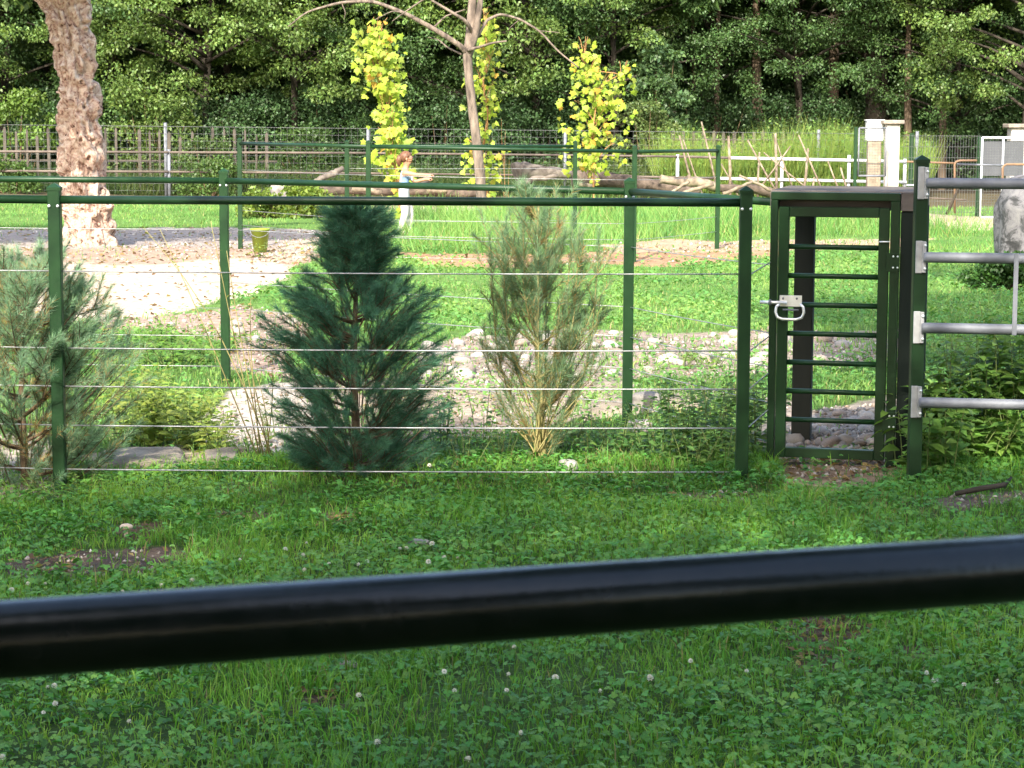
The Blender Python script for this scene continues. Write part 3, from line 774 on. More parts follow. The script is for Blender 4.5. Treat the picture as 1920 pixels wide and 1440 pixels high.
# ------------------------------------------------------------------ tall post with the galvanised pipe gate
D4 = 10.75
px4 = (1723 - 960) / FPX * D4
gp = empty('gate_post', (px4, D4, 0), 'tall dark green square post with pyramid cap, carrying the galvanised pipe gate', 'post')
post_at(gp, px4, D4, 1.61, 0.062, 0.0, 'green_paint_shaded', zb=0.0)
pg = empty('pipe_gate', (px4 + .05, D4 - .04, 0), 'galvanised steel pipe gate hung on the tall post, partly hidden by nettles', 'gate')
Lp = Vector(pg.location)
zs = (1.503, 1.150, 0.812, 0.452)
slope = Vector((1.0, -0.16, 0)).normalized()
for i, z in enumerate(zs):
    base = Vector((px4 + .012 - .002 * i, D4 - .058, z))
    b = MB(); b.tube([base - Lp, base + slope * .012 - Lp, base + slope * 1.9 - Lp], [0.020, 0.0255, 0.0255], 18); o = b.build('pipe', 'galvanised', pg)
    b = MB(); b.box(base + Vector((-.013 - .006, .022, 0.0)) - Lp, (.032, .008, .155), bev=.002); o2 = b.build('bracket', 'galv_plate', pg)
    b = MB(); b.box(base + Vector((.005, .024, 0.0)) - Lp, (.018, .03, .15), bev=.002); b.build('bracket_side', 'galv_plate', o2)
    for dz in (-.055, .055):
        b = MB(); b.ball(base + Vector((.008, .006, dz)) - Lp, .007); b.build('bolt', 'zinc_bright', o2)
q = Vector((px4 + .012, D4 - .058, 0)) + slope * .425
b = MB(); b.box(q + Vector((0, -.027, (zs[1] + zs[2]) / 2)) - Lp, (.022, .006, zs[1] - zs[2] + .05), bev=.001); b.build('strap', 'galvanised', pg)
q = Vector((px4 + .012, D4 - .058, 0)) + slope * 1.9
b = MB(); b.tube([q + Vector((0, 0, zs[3] - .02)) - Lp, q + Vector((0, 0, zs[0] + .02)) - Lp], .027, 14); b.build('end_pipe', 'galvanised', pg)

# ------------------------------------------------------------------ far fences
YP = 52.0
pipe = empty('pipe_fence', ((0 - 960) / FPX * YP, YP, 0), 'long two rail pipe fence before the woods, brown at left and white at right', 'fence')
def far(px, py, Y=YP): return P(px, py, Y)
for (x0, y0, x1, y1, mname, r) in ((-200, 283, 316, 285.5, 'brown_pipe', .030), (318, 285.5, 690, 287, 'brown_pipe', .028), (692, 287, 1050, 291, 'brown_pipe', .026), (1062, 291, 1270, 293.5, 'brown_pipe', .028), (1272, 293.5, 1366, 296, 'brown_pipe', .032), (1367, 296, 1700, 303, 'white_pipe', .036),
                               (-200, 320, 316, 322, 'brown_pipe', .030), (318, 322, 690, 325, 'brown_pipe', .026), (692, 325, 1062, 329, 'brown_pipe', .024), (1063, 329, 1340, 334, 'brown_pipe', .028), (1341, 334.5, 1700, 342, 'white_pipe', .036)):
    rail(pipe, far(x0, y0), far(x1, y1), r, mname, n=10)
for px, top, mname in ((316, 280, 'galvanised'), (1271, 290, 'white_pipe'), (1467, 293, 'white_pipe'), (1593, 291, 'white_pipe'), (1698, 298, 'white_pipe')):
    t_ = far(px, top); g_ = Vector((t_.x, YP + .06, gzs(t_.x, YP) - .1)); t_.y = YP + .06
    rail(pipe, g_, t_, .038, mname, 'post', 10)
meshf = empty('mesh_fence', ((0 - 960) / FPX * 52.8, 52.8, 0), 'tall wire mesh fence with grey steel posts at the edge of the woods', 'fence')
YM = 52.8
for px, top in ((-120, 228), (310, 230), (690, 236), (1060, 240), (1535, 243), (1720, 246)):
    t_ = P(px, top, YM); rail(meshf, Vector((t_.x, YM, gzs(t_.x, YM) - .1)), t_, .04, 'galvanised', 'post', 10)
m_ = MB(); L = Vector(meshf.location)
xa, xb = P(-120, 300, YM).x, P(1650, 300, YM).x
xx = xa
while xx < xb:
    m_.tube([Vector((xx, YM - .05, 0.02)) - L, Vector((xx, YM - .05, 1.62 - 0.006 * (xx - xa))) - L], .0026, 4, False); xx += 0.15
for i in range(10):
    z = 0.08 + i * 0.17
    m_.tube([Vector((xa, YM - .056, z)) - L, Vector((xb, YM - .056, z - 0.006 * (xb - xa) * i / 9)) - L], .003 if i < 9 else .006, 4, False)
o = m_.build('wire_mesh', 'mesh_wire', meshf); o['kind'] = 'stuff'
pick = empty('picket_fence', (P(0, 300, 54).x, 54, 0), 'weathered wooden picket fence behind the wire mesh, pickets with pointed tops', 'fence')
def picket(px, top, Y, w_):
    t_ = P(px, top, Y); h = t_.z; x0 = t_.x; z0 = gzs(x0, Y) - .05; d_ = .012
    ln = random.uniform(-.02, .02)
    vs = []
    for dy in (-d_, d_):
        for dx, z in ((-w_, z0), (w_, z0), (w_ + ln, h - .06), (ln, h), (-w_ + ln, h - .06)):
            vs.append(Vector((x0 + dx, Y + dy, z)) - Vector(pick.location))
    b = MB(); b.add(vs, [(0, 1, 2, 3, 4), (9, 8, 7, 6, 5), (0, 5, 6, 1), (1, 6, 7, 2), (2, 7, 8, 3), (3, 8, 9, 4), (4, 9, 5, 0)])
    b.build('picket', 'picket_wood', pick)
px = -110.0
while px < 520:
    if random.random() > .14: picket(px, 239 + random.choice([-3, 0, 0, 2, 6, 14]) + random.uniform(-2, 3), 54.0, random.uniform(.022, .042))
    px += 20.5 + random.uniform(-5, 5)
px = 1262.0
while px < 1520:
    picket(px, 245 + random.uniform(-2, 2), 54.0, random.uniform(.032, .045)); px += 18.5 + random.uniform(-1, 1)
rail(pick, P(-110, 300, 54.04), P(520, 303, 54.04), .03, 'picket_wood', 'cross_rail', 6)
rail(pick, P(1262, 262, 54.04), P(1520, 263, 54.04), .03, 'picket_wood', 'cross_rail', 6)

# ------------------------------------------------------------------ entrance at the far right
YR = 50.0
def pillar(px0, px1, top, label, Y=YR):
    a_ = P(px0, top, Y); b_ = P(px1, top, Y); cx = (a_.x + b_.x) / 2; w_ = b_.x - a_.x
    r_ = empty('gate_pillar', (cx, Y, 0), label, 'pillar')
    z0 = gzs(cx, Y) - .1
    b = MB(); b.box((0, 0, (z0 + a_.z - .09) / 2), (w_, w_, a_.z - .09 - z0), bev=.012); b.build('shaft', 'pillar_plaster', r_)
    b = MB(); b.box((0, 0, a_.z - .045), (w_ + .17, w_ + .17, .09), bev=.015); b.build('cap', 'pillar_cap', r_)
pillar(1661, 1686, 225, 'white plastered gate pillar with brown cap beside the white cabinet')
pillar(1893, 1932, 232, 'white plastered gate pillar at the far right behind the grey gate')
cb_ = P(1640, 225, YR + .3)
cab = empty('meter_cabinet', (cb_.x, YR + .3, 0), 'white utility cabinet on a plinth left of the pillar', 'cabinet')
b = MB(); b.box((0, 0, cb_.z - .24), (.37, .28, .44), bev=.015); b.build('box', 'white_paint', cab)
b = MB(); b.box((0, 0, cb_.z - .005), (.41, .33, .03), bev=.006); b.build('lid', 'white_paint', cab)
b = MB(); b.box((.02, -.005, cb_.z - .24), (.31, .285, .38), bev=.01); b.build('door', 'white_paint', cab)
b = MB(); b.box((0, 0, (cb_.z - .46) / 2 - .05), (.30, .22, cb_.z - .46 + .1), bev=.015); b.build('plinth', 'concrete', cab)
def framed_panel(name, label, px0, px1, top, bottom, Y, step, r, postmat, wiremat, hstep, cat='fence panel', framed=None):
    a_ = P(px0, top, Y); b_ = P(px1, bottom, Y)
    r_ = empty(name, (a_.x, Y, 0), label, cat); L = Vector(r_.location)
    z1 = a_.z; z0 = max(b_.z, gzs(a_.x, Y))
    m_ = MB(); x_ = a_.x + step
    while x_ < b_.x - step * .5:
        m_.tube([Vector((x_, Y, z0)) - L, Vector((x_, Y, z1)) - L], r, 5, False); x_ += step
    z_ = z0 + hstep * .5
    while z_ < z1:
        m_.tube([Vector((a_.x, Y - r * 1.8, z_)) - L, Vector((b_.x, Y - r * 1.8, z_)) - L], r, 5, False); z_ += hstep
    o = m_.build('wire_mesh', wiremat, r_); o['kind'] = 'stuff'
    if framed:
        c = [Vector((a_.x, Y, z0)), Vector((b_.x, Y, z0)), Vector((b_.x, Y, z1)), Vector((a_.x, Y, z1))]
        for i in range(4): rail(r_, c[i], c[(i + 1) % 4], .02, framed, 'frame_tube', 8)
    return r_, a_, b_, z0, z1
r_, a_, b_, z0, z1 = framed_panel('welded_mesh_fence', 'dark green welded mesh panel between two green posts by the entrance', 1690, 1836, 253, 420, 41.6, .05, .0035, 'green_paint', 'mesh_wire', .2)
for px, top in ((1711, 250), (1838, 256)):
    t_ = P(px, top, 41.6); b = MB(); b.box(Vector((t_.x, 41.66, t_.z / 2 - .05)) - Vector(r_.location), (.075, .05, t_.z + .1), bev=.005); b.build('post', 'green_paint', r_)
framed_panel('small_mesh_gate', 'small grey framed mesh gate left of the white cabinet', 1611, 1660, 240, 330, 49.2, .06, .003, None, 'mesh_wire', .06, 'gate', 'galvanised')
b = MB(); t_ = P(1605, 238, 49.2); r0 = empty('slim_fence_post', (t_.x, 49.2, 0), 'slim green post beside the small mesh gate', 'post'); b.box((0, 0, t_.z / 2 - .05), (.07, .07, t_.z + .1), bev=.005); b.build('post', 'green_paint', r0)
sg, a_, b_, z0, z1 = framed_panel('screen_gate', 'grey tube framed gate with dark screen beside the standing boulder', 1842, 1990, 258, 408, 41.2, .05, .0025, None, 'mesh_wire', .05, 'gate', 'white_pipe')
L = Vector(sg.location)
b = MB(); q0 = P(1844, 264, 41.26); q1 = P(1918, 330, 41.26); b.box((q0 + q1) / 2 - L, (q1.x - q0.x, .01, q0.z - q1.z)); b.build('screen', 'grey_screen', sg)
q0 = P(1881, 258, 41.2); rail(sg, Vector((q0.x, 41.17, z0)), Vector((q0.x, 41.17, z1)), .018, 'white_pipe', 'upright', 8)
rp = empty('rusty_railing', P(1735, 305, 40), 'rusty bent pipe railing in front of the mesh panel', 'railing'); rp.location.z = 0
L = Vector(rp.location)
def bent(px_list, Y, r, mname):
    m_ = MB(); m_.tube([P(x_, y_, Y) - L for x_, y_ in px_list], r, 8); m_.build('rail', mname, rp)
bent([(1700, 303), (1790, 306)], 40.2, .018, 'rust_pipe')
bent([(1832, 301), (1800, 301), (1793, 303), (1790, 308), (1790, 400)], 40, .02, 'rust_pipe')
bent([(1794, 308), (1880, 310)], 40.1, .017, 'galvanised')
bent([(1990, 309), (1888, 308), (1882, 311), (1880, 316), (1880, 404)], 39.9, .021, 'rust_pipe')
bent([(1738, 371), (1812, 375)], 39.8, .014, 'brown_pipe')
bent([(1700, 347), (1875, 350)], 40.3, .014, 'white_pipe')
m_ = MB(); m_.tube([P(1775, 402, 39.5), P(1785, 380, 39.5), P(1797, 352, 39.5)], [.03, .025, .02], 7); tag(m_.build('leaning_stick', 'forest_bark'), 'dark bent stick leaning against the rusty pipe railing', 'stick')

# ------------------------------------------------------------------ stakes, sticks, logs
STK = [((1274, 254), (1293, 321), .026), ((1281, 262), (1304, 327), .018), ((1315, 228), (1340, 337), .024), ((1366, 255), (1368, 340), .036), ((1352, 307), (1370, 342), .018),
       ((1402, 263), (1451, 350), .023), ((1424, 285), (1422, 343), .026), ((1432, 286), (1505, 345), .02), ((1454, 250), (1456, 350), .036), ((1455, 263), (1475, 318), .018),
       ((1482, 274), (1463, 300), .018), ((1497, 253), (1538, 348), .022), ((1515, 278), (1507, 348), .034), ((1552, 301), (1570, 348), .02), ((1576, 314), (1586, 348), .026), ((1527, 332), (1524, 348), .026)]
where = ['leftmost stick, slanting in front of the pickets', 'thin slanting stick right beside the leftmost one', 'longest slanting stick, rising highest over the rails', 'straight pale upright stake left of the crossing sticks',
         'short thin stick leaning against the pale upright stake', 'long stick slanting down to the right over both white rails', 'short upright stake between two slanting sticks', 'thin stick lying low across the rails, most tilted of all',
         'straight pale upright stake at the crossing sticks', 'short slanting stick crossing the second upright stake', 'short stick tilted the other way beside the second stake', 'long stick slanting above the wicket gate, crossing a thick short stake',
         'thick short stake tilted left above the wicket gate', 'thin slanting stick above the middle of the wicket gate', 'short curved stick right of the thin slanting one', 'small stake stub just above the wicket beam']
for i, (a_, b_, r) in enumerate(STK):
    Y = 49.3 + (i % 5) * .28
    p0 = P(*a_, Y); p1 = P(*b_, Y); d = (p1 - p0)
    t_ = (p0.z + 0.08 - 0.0) / (p0.z - p1.z)
    p2 = p0 + d * min(t_, 3.5)
    if abs(d.x) > .3: p2 = p0 + d * (p0.z - 0.0) / (p0.z - p1.z)
    mid = p0.lerp(p2, .5) + Vector((random.uniform(-.03, .03), random.uniform(-.03, .03), 0))
    m_ = MB(); m_.tube([p0, mid, p2], [r * .75, r, r], 7, noise=.05)
    tag(m_.build('wooden_stake', 'pale_wood'), where[i], 'stake', 'stakes and sticks at the white rails')
LOGS = [([(966, 323), (1000, 322), (1072, 327)], [.22, .17, .09], 45.5, 'grey_log', 'thick cut log pointing up to the left in front of the dark woods'),
        ([(1072, 334), (1175, 340), (1310, 362)], [.17, .16, .10], 46.5, 'log_wood', 'long brown fallen trunk tapering to the right behind the enclosure'),
        ([(970, 350), (1000, 336), (1046, 331)], [.07, .06, .04], 44.5, 'grey_log', 'crooked grey branch lying under the thick cut log'),
        ([(1238, 335), (1285, 343)], [.09, .08], 46, 'pale_wood', 'short peeled log at the left end of the wood heap'),
        ([(1286, 338), (1345, 350)], [.11, .10], 45.5, 'pale_wood', 'peeled orange log in the middle of the wood heap'),
        ([(1258, 361), (1292, 340)], [.03, .035], 44.6, 'pale_wood', 'stick slanting up to the right at the front of the wood heap'),
        ([(1280, 362), (1338, 346)], [.04, .035], 44.4, 'pale_wood', 'long low stick in front of the peeled orange log'),
        ([(1355, 364), (1410, 342)], [.035, .03], 44.2, 'pale_wood', 'slanting stick right of the enclosure corner post'),
        ([(1386, 329), (1450, 359)], [.025, .035], 44.8, 'pale_wood', 'thin pole slanting down to the wicket gate from the wood heap'),
        ([(1400, 350), (1460, 366)], [.10, .11], 45.2, 'log_wood', 'thick log with pale end next to the wicket gate top'),
        ([(1330, 350), (1400, 357)], [.09, .08], 46.2, 'log_wood', 'dark log behind the enclosure corner post'),
        ([(1462, 372), (1606, 384)], [.10, .11], 42.5, 'grey_log', 'grey log seen through the gap above the wicket leaf'),
        ([(1470, 398), (1530, 376)], [.03, .03], 41.8, 'pale_wood', 'thin stick leaning on the log behind the wicket gate'),
        ([(600, 357), (700, 356), (830, 360)], [.08, .10, .09], 45, 'log_wood', 'dark brown log lying left of the person'),
        ([(820, 361), (900, 363)], [.10, .09], 45.4, 'log_wood', 'brown log at the foot of the bare tree'),
        ([(660, 353), (715, 361)], [.05, .05], 44, 'pale_wood', 'broken pale piece of wood on the dark brown log'),
        ([(800, 358), (838, 358)], [.05, .06], 44, 'pale_wood', 'pale split piece of wood right of the person'),
        ([(590, 340), (625, 326), (643, 315)], [.05, .07, .05], 45.6, 'grey_log', 'grey root sticking up left of the person'),
        ([(780, 346), (800, 338), (808, 328)], [.08, .08, .03], 45.6, 'grey_log', 'pointed grey stump right of the person'),
        ([(1075, 343), (1110, 350)], [.05, .05], 44.5, 'pale_wood', 'pale broken wood at the foot of the yellow maple')]
for pts, rr, Y, mname, lab in LOGS:
    m_ = MB(); Pn = [P(*p, Y + .12 * j) for j, p in enumerate(pts)]
    dense = []; dr = []
    for j in range(len(Pn) - 1):
        for t in range(6): dense.append(Pn[j].lerp(Pn[j + 1], t / 6) + Vector((0, 0, random.uniform(-.015, .015)))); dr.append(rr[j] + (rr[j + 1] - rr[j]) * t / 6)
    dense.append(Pn[-1]); dr.append(rr[-1])
    zmin = min(p.z - r for p, r in zip(dense, dr)); zg_ = gzs(dense[0].x, Y)
    m_.tube(dense, dr, 11, noise=.08)
    tag(m_.build('log', mname), lab, 'log', 'logs and broken wood behind the enclosure')

# ------------------------------------------------------------------ stones and slabs
def stone_mesh(seed, n=10, m__=7):
    r = np.random.default_rng(seed)
    ph = np.linspace(0, math.pi, m__ + 1); th = np.linspace(0, 2 * math.pi, n, endpoint=False)
    PH, TH = np.meshgrid(ph, th, indexing='ij')
    X = np.sin(PH) * np.cos(TH); Y = np.sin(PH) * np.sin(TH); Z = np.cos(PH)
    d = 0.75 + 0.5 * fbm(X * 1.3 + seed * 7.1, Y * 1.3, Z * 1.3 + 3, 2, seed)
    V = np.stack([X * d, Y * d, Z * d * .7], -1).reshape(-1, 3)
    F = [(i * n + k, (i + 1) * n + k, (i + 1) * n + (k + 1) % n, i * n + (k + 1) % n) for i in range(m__) for k in range(n)]
    me = bpy.data.meshes.new('stone'); me.from_pydata(V.tolist(), [], F); me.polygons.foreach_set('use_smooth', [True] * len(F)); me.materials.append(MATS['pebble']); me.update()
    return me
STONES = [stone_mesh(i) for i in range(8)]
def scatter_stones(parent, polyname, n, smin, smax, yspan=None):
    poly = POLY[polyname]; xs = [p[0] for p in poly]; yv = [p[1] for p in poly]; c = 0; tries = 0
    while c < n and tries < n * 30:
        tries += 1
        px, py = random.uniform(min(xs), max(xs)), random.uniform(min(yv), max(yv))
        if not inpoly(np.array([px]), np.array([py]), poly)[0]: continue
        p = on(px, py); s = smin * (smax / smin) ** random.random()
        o = bpy.data.objects.new('stone', random.choice(STONES)); COL.objects.link(o); o.parent = parent
        o.location = (p.x, p.y, p.z + s * .25); o.scale = (s * random.uniform(.8, 1.4), s * random.uniform(.8, 1.2), s * random.uniform(.7, 1.1)); o.rotation_euler = (random.uniform(-.3, .3), random.uniform(-.3, .3), random.uniform(0, 6.3))
        c += 1
bed = bpy.data.objects.new('stone_bed', None); COL.objects.link(bed); tag(bed, 'strip of pale loose pebbles along the channel between the fences', kind='structure')
scatter_stones(bed, 'stones', 150, .022, .075)
scatter_stones(bed, 'gatestone', 80, .02, .06)
scatter_stones(bed, 'dirt2', 14, .02, .06)
scatter_stones(bed, 'leftgap', 20, .015, .05)
scatter_stones(bed, 'white', 12, .015, .04)
scatter_stones(bed, 'gate', 20, .01, .024)
# fine gravel as one mass
def gravel(name, label, polys, n, smin, smax, cols):
    V = []; F = []; C = []; k = 0
    base = np.array([[1, 0, 0], [0, 1, 0], [-1, 0, 0], [0, -1, 0], [0, 0, .8], [0, 0, -.6]], float)
    tri = np.array([[0, 1, 4], [1, 2, 4], [2, 3, 4], [3, 0, 4], [1, 0, 5], [2, 1, 5], [3, 2, 5], [0, 3, 5]])
    for pn, cnt in zip(polys, n):
        poly = POLY[pn]; xs = [p[0] for p in poly]; yv = [p[1] for p in poly]
        px = rng.uniform(min(xs), max(xs), cnt * 3); py = rng.uniform(min(yv), max(yv), cnt * 3)
        i = inpoly(px, py, poly); px, py = px[i][:cnt], py[i][:cnt]
        for a_, b_ in zip(px, py):
            p = on(a_, b_); s = rng.uniform(smin, smax) * (p.y / 14) ** .6
            R = Matrix.Rotation(rng.uniform(0, 6.28), 3, 'Z')
            v = (base * rng.uniform(.6, 1.3, (6, 1)) * s) @ np.array(R) + np.array([p.x, p.y, p.z + s * .2])
            V.append(v); F.append(tri + k); k += 6
            C.append(np.repeat(np.array([cols[rng.integers(len(cols))]]) * rng.uniform(.75, 1.2), 6, 0))
    o = npmesh(name, np.concatenate(V), np.concatenate(F), 'foliage_matte', col=np.clip(np.concatenate(C), 0, .9))
    tag(o, label, 'gravel', kind='stuff')
def matte():
    mt, t, b = _mat('foliage_matte'); at = t.nodes.new('ShaderNodeAttribute'); at.attribute_name = 'Col'
    t.links.new(at.outputs['Color'], b.inputs['Base Color']); b.inputs['Roughness'].default_value = .95; b.inputs['Specular IOR Level'].default_value = .1
    MATS['foliage_matte'] = mt
matte()
gravel('gravel', 'fine loose gravel and pebbles scattered over the bare ground', ['stones', 'gatestone', 'dirt2', 'beige', 'white', 'gravel_grey', 'dirt1', 'red1', 'red2', 'leftgap', 'gate', 'bare1', 'dirt4', 'bare5', 'bare6', 'dirt3'],
       [1500, 700, 300, 500, 350, 800, 500, 120, 160, 200, 160, 90, 120, 50, 40, 120], .007, .020, [(.34, .30, .25), (.27, .23, .20), (.20, .17, .145), (.40, .37, .33), (.24, .18, .13)])
# dead leaves on the sand
def litter(name, label, polys, n, size, cols):
    P_ = []
    for pn, cnt in zip(polys, n):
        poly = POLY[pn]; xs = [p[0] for p in poly]; yv = [p[1] for p in poly]
        px = rng.uniform(min(xs), max(xs), cnt * 4); py = rng.uniform(min(yv), max(yv), cnt * 4); i = inpoly(px, py, poly)
        for a_, b_ in list(zip(px[i], py[i]))[:cnt]: p = on(a_, b_); P_.append((p.x, p.y, p.z + .012))
    C0 = np.array(P_); n_ = len(C0); a = rng.uniform(0, 6.28, n_)
    D = unit(np.stack([np.cos(a), np.sin(a), rng.uniform(-.1, .5, n_)], 1)); N = unit(np.stack([rng.normal(0, .5, n_), rng.normal(0, .5, n_), np.ones(n_)], 1))
    sc = np.sqrt(C0[:, 1] / 14)
    v, f = leaf_quads(C0, D, N, rng.uniform(.6, 1.3, n_) * size * sc, rng.uniform(.4, .8, n_) * size * sc)
    c = np.repeat(np.array(cols)[rng.integers(len(cols), size=n_)] * rng.uniform(.6, 1.2, (n_, 1)), 4, 0)
    tag(npmesh(name, v, f, 'thinleaf', col=c), label, 'leaves', kind='stuff')
litter('fallen_leaves', 'dry brown fallen leaves scattered over sand and bare soil', ['sand', 'dirt1', 'dirt2', 'gate', 'red1', 'beige', 'bare1', 'bare3', 'gravel_grey', 'bare8', 'bare9', 'bare10', 'bare2', 'bare6'], [260, 420, 160, 150, 120, 80, 60, 80, 300, 50, 30, 40, 40, 40], .05, [(.30, .20, .08), (.22, .13, .06), (.36, .27, .10), (.16, .10, .06)])

def slab(name, label, corners, h, mname='concrete', cat='slab'):
    """irregular concrete slab: rounded, uneven block on the ground"""
    pts = [on(*c) for c in corners]; cx = sum(p.x for p in pts) / 4; cy = sum(p.y for p in pts) / 4
    z0 = min(p.z for p in pts)
    nu, nv = 26, 10; V = []
    for i in range(nu):
        for j in range(nv):
            u, v = i / (nu - 1), j / (nv - 1)
            a_ = pts[0].lerp(pts[1], u); b_ = pts[3].lerp(pts[2], u); p = a_.lerp(b_, v)
            ed = min(min(u, 1 - u) * 9, min(v, 1 - v) * 4, 1)
            e_ = math.sqrt(max(0, 1 - (1 - ed) ** 2))
            V.append((p.x - cx, p.y - cy, z0 - .05 + (h + .05) * e_ + .09 * (float(fbm(np.array([p.x * 3]), np.array([p.y * 3]), 0, 3, 7)[0]) - .5)))
    F = [(i * nv + j, (i + 1) * nv + j, (i + 1) * nv + j + 1, i * nv + j + 1) for i in range(nu - 1) for j in range(nv - 1)]
    o = npmesh(name, V, F, mname, smooth=True); o.location = (cx, cy, 0)
    tag(o, label, cat)
slab('concrete_slab', 'flat weathered concrete slab under the yellow green weeds, left', [(150, 868), (360, 864), (345, 822), (190, 830)], .06)
slab('channel_edge', 'long pale concrete edge of the channel below the pebbles', [(1085, 775), (1500, 752), (1480, 704), (1100, 708)], .07)
slab('concrete_lump', 'broken concrete end of the slab beside the dry stems', [(385, 862), (450, 858), (448, 830), (380, 832)], .05)

def boulder(name, label, c, size, mname, seed, cat='boulder'):
    n, m__ = 40, 28
    ph = np.linspace(0, math.pi, m__ + 1); th = np.linspace(0, 2 * math.pi, n, endpoint=False)
    PH, TH = np.meshgrid(ph, th, indexing='ij'); sg_ = lambda a: np.sign(a) * np.abs(a) ** .65
    X = sg_(np.sin(PH)) * sg_(np.cos(TH)); Y = sg_(np.sin(PH)) * sg_(np.sin(TH)); Z = sg_(np.cos(PH))
    d = 0.78 + .4 * fbm(X * 1.5 + seed, Y * 1.5, Z * 1.5, 4, seed)
    V = np.stack([X * d * size[0], Y * d * size[1], Z * d * size[2]], -1).reshape(-1, 3)
    F = [(i * n + k, (i + 1) * n + k, (i + 1) * n + (k + 1) % n, i * n + (k + 1) % n) for i in range(m__) for k in range(n)]
    o = npmesh(name, V, F, mname, smooth=True); o.location = c
    return tag(o, label, cat)
p = on(1925, 500); boulder('standing_boulder', 'large standing grey boulder blotched black, behind the pipe gate', (p.x + .1, p.y, .42), (.50, .42, .72), 'boulder', 4)
p = on(532, 375); boulder('pale_boulder', 'pale low boulder half hidden in the round shrub', (p.x, p.y, .16), (.30, .22, .24), 'grey_stone', 9)
p = on(652, 1250); boulder('flat_stone', 'small pale flat stone in the lawn just below the handrail', (p.x, p.y, p.z + .02), (.032, .025, .018), 'pebble', 2, 'stone')
p = on(785, 1022); boulder('flat_stone', 'small grey flat stone in the lawn among the clover flowers', (p.x, p.y, p.z + .02), (.045, .03, .015), 'pebble', 3, 'stone')
p = on(1200, 812); boulder('round_stone', 'rounded tan stone behind the lower cable near the weeds', (p.x, p.y, p.z + .05), (.075, .06, .05), 'pebble', 5, 'stone')
p = on(1065, 884); boulder('round_stone', 'grey round stone in the grass below the right pine', (p.x, p.y, p.z + .02), (.05, .045, .035), 'pebble', 6, 'stone')
p = on(1688, 884); boulder('round_stone', 'pale stone at the foot of the wicket hinge post', (p.x, p.y, p.z + .03), (.04, .035, .04), 'pebble', 8, 'stone')
p = on(1195, 755); boulder('white_stone', 'bright white stone at the foot of the rear fence post', (p.x + .05, p.y, p.z + .04), (.10, .07, .06), 'grey_stone', 12, 'stone')
p = on(237, 990); ms = empty('mushroom', (p.x, p.y, p.z), 'pale mushroom cap in the bare patch of lawn on the left', 'mushroom')
b = MB(); b.ball((0, 0, .045), .027, 12, 8, (1.1, 1, .55)); b.build('cap', 'mushroom', ms)
b = MB(); b.tube([(0, 0, -.01), (0, 0, .045)], [.012, .01], 8); b.build('stalk', 'mushroom', ms)
m_ = MB(); m_.tube([on(1790, 962) + Vector((0, 0, .03)), on(1840, 962) + Vector((0, 0, .05)), on(1880, 955) + Vector((0, 0, .05)), on(1895, 945) + Vector((0, 0, .07))], [.012, .014, .012, .006], 7); tag(m_.build('fallen_branch', 'forest_bark'), 'dark crooked branch lying in the lawn at the right edge', 'branch')

# ------------------------------------------------------------------ bucket
p = on(488, 479); bk = empty('bucket', (p.x, p.y, p.z), 'yellow green plastic bucket standing on the gravel', 'bucket')
m_ = MB(); n = 28; rings = [(.085, 0), (.125, .29), (.125, .31), (.135, .31), (.135, .295), (.131, .29), (.118, .29), (.08, .015)]
vs = []; fs = []
rings = [(.085, 0), (.120, .285), (.134, .288), (.134, .31), (.124, .31), (.112, .28), (.08, .015)]
for r, z in rings:
    for k in range(n): vs.append((r * math.cos(2 * math.pi * k / n), r * math.sin(2 * math.pi * k / n), z))
for i in range(len(rings) - 1):
    for k in range(n): fs.append((i * n + k, i * n + (k + 1) % n, (i + 1) * n + (k + 1) % n, (i + 1) * n + k))
fs.append(tuple(range(n))[::-1]); fs.append(tuple(range((len(rings) - 1) * n, len(rings) * n)))
m_.add(vs, fs, True); m_.sm[-1] = m_.sm[-2] = False; m_.build('body', 'bucket_plastic', bk)
m_ = MB(); m_.tube([(.128 * math.cos(t), -.02 - .118 * math.sin(t), .30 - .10 * math.sin(t)) for t in np.linspace(0, math.pi, 15)], .004, 6); m_.build('handle', 'galvanised', bk)

# ------------------------------------------------------------------ young pines
def needle_mesh(shoots, cfun, nlen=(.042, .062), wid=.0019, dens=520, r=rng):
    """shoots: list of (start, end, tone); needles fan forward along each shoot"""
    A = np.array([s[0] for s in shoots]); B = np.array([s[1] for s in shoots]); T = np.array([s[2] for s in shoots])
    L = np.linalg.norm(B - A, axis=1); cnt = np.maximum(14, (L * dens)).astype(int)
    idx = np.repeat(np.arange(len(A)), cnt); n = len(idx)
    t = r.random(n) ** .85
    ax = unit(B - A)[idx]; C = A[idx] + (B - A)[idx] * t[:, None]
    q = rand_dirs(n, r); q = unit(q - ax * np.sum(q * ax, 1, keepdims=True))
    spread = np.radians(r.uniform(28, 70, n)) * (1.08 - .42 * t)
    D = ax * np.cos(spread)[:, None] + q * np.sin(spread)[:, None]
    D[:, 2] += .05; D = unit(D)
    ln = r.uniform(*nlen, n)
    S = unit(np.cross(D, rand_dirs(n, r))) * (wid / 2)
    V = np.stack([C - S, C + S, C + D * ln[:, None]], 1).reshape(-1, 3)
    F = np.arange(n * 3).reshape(-1, 3)
    col = cfun(T[idx], n)
    return V, F, np.repeat(col, 3, 0)
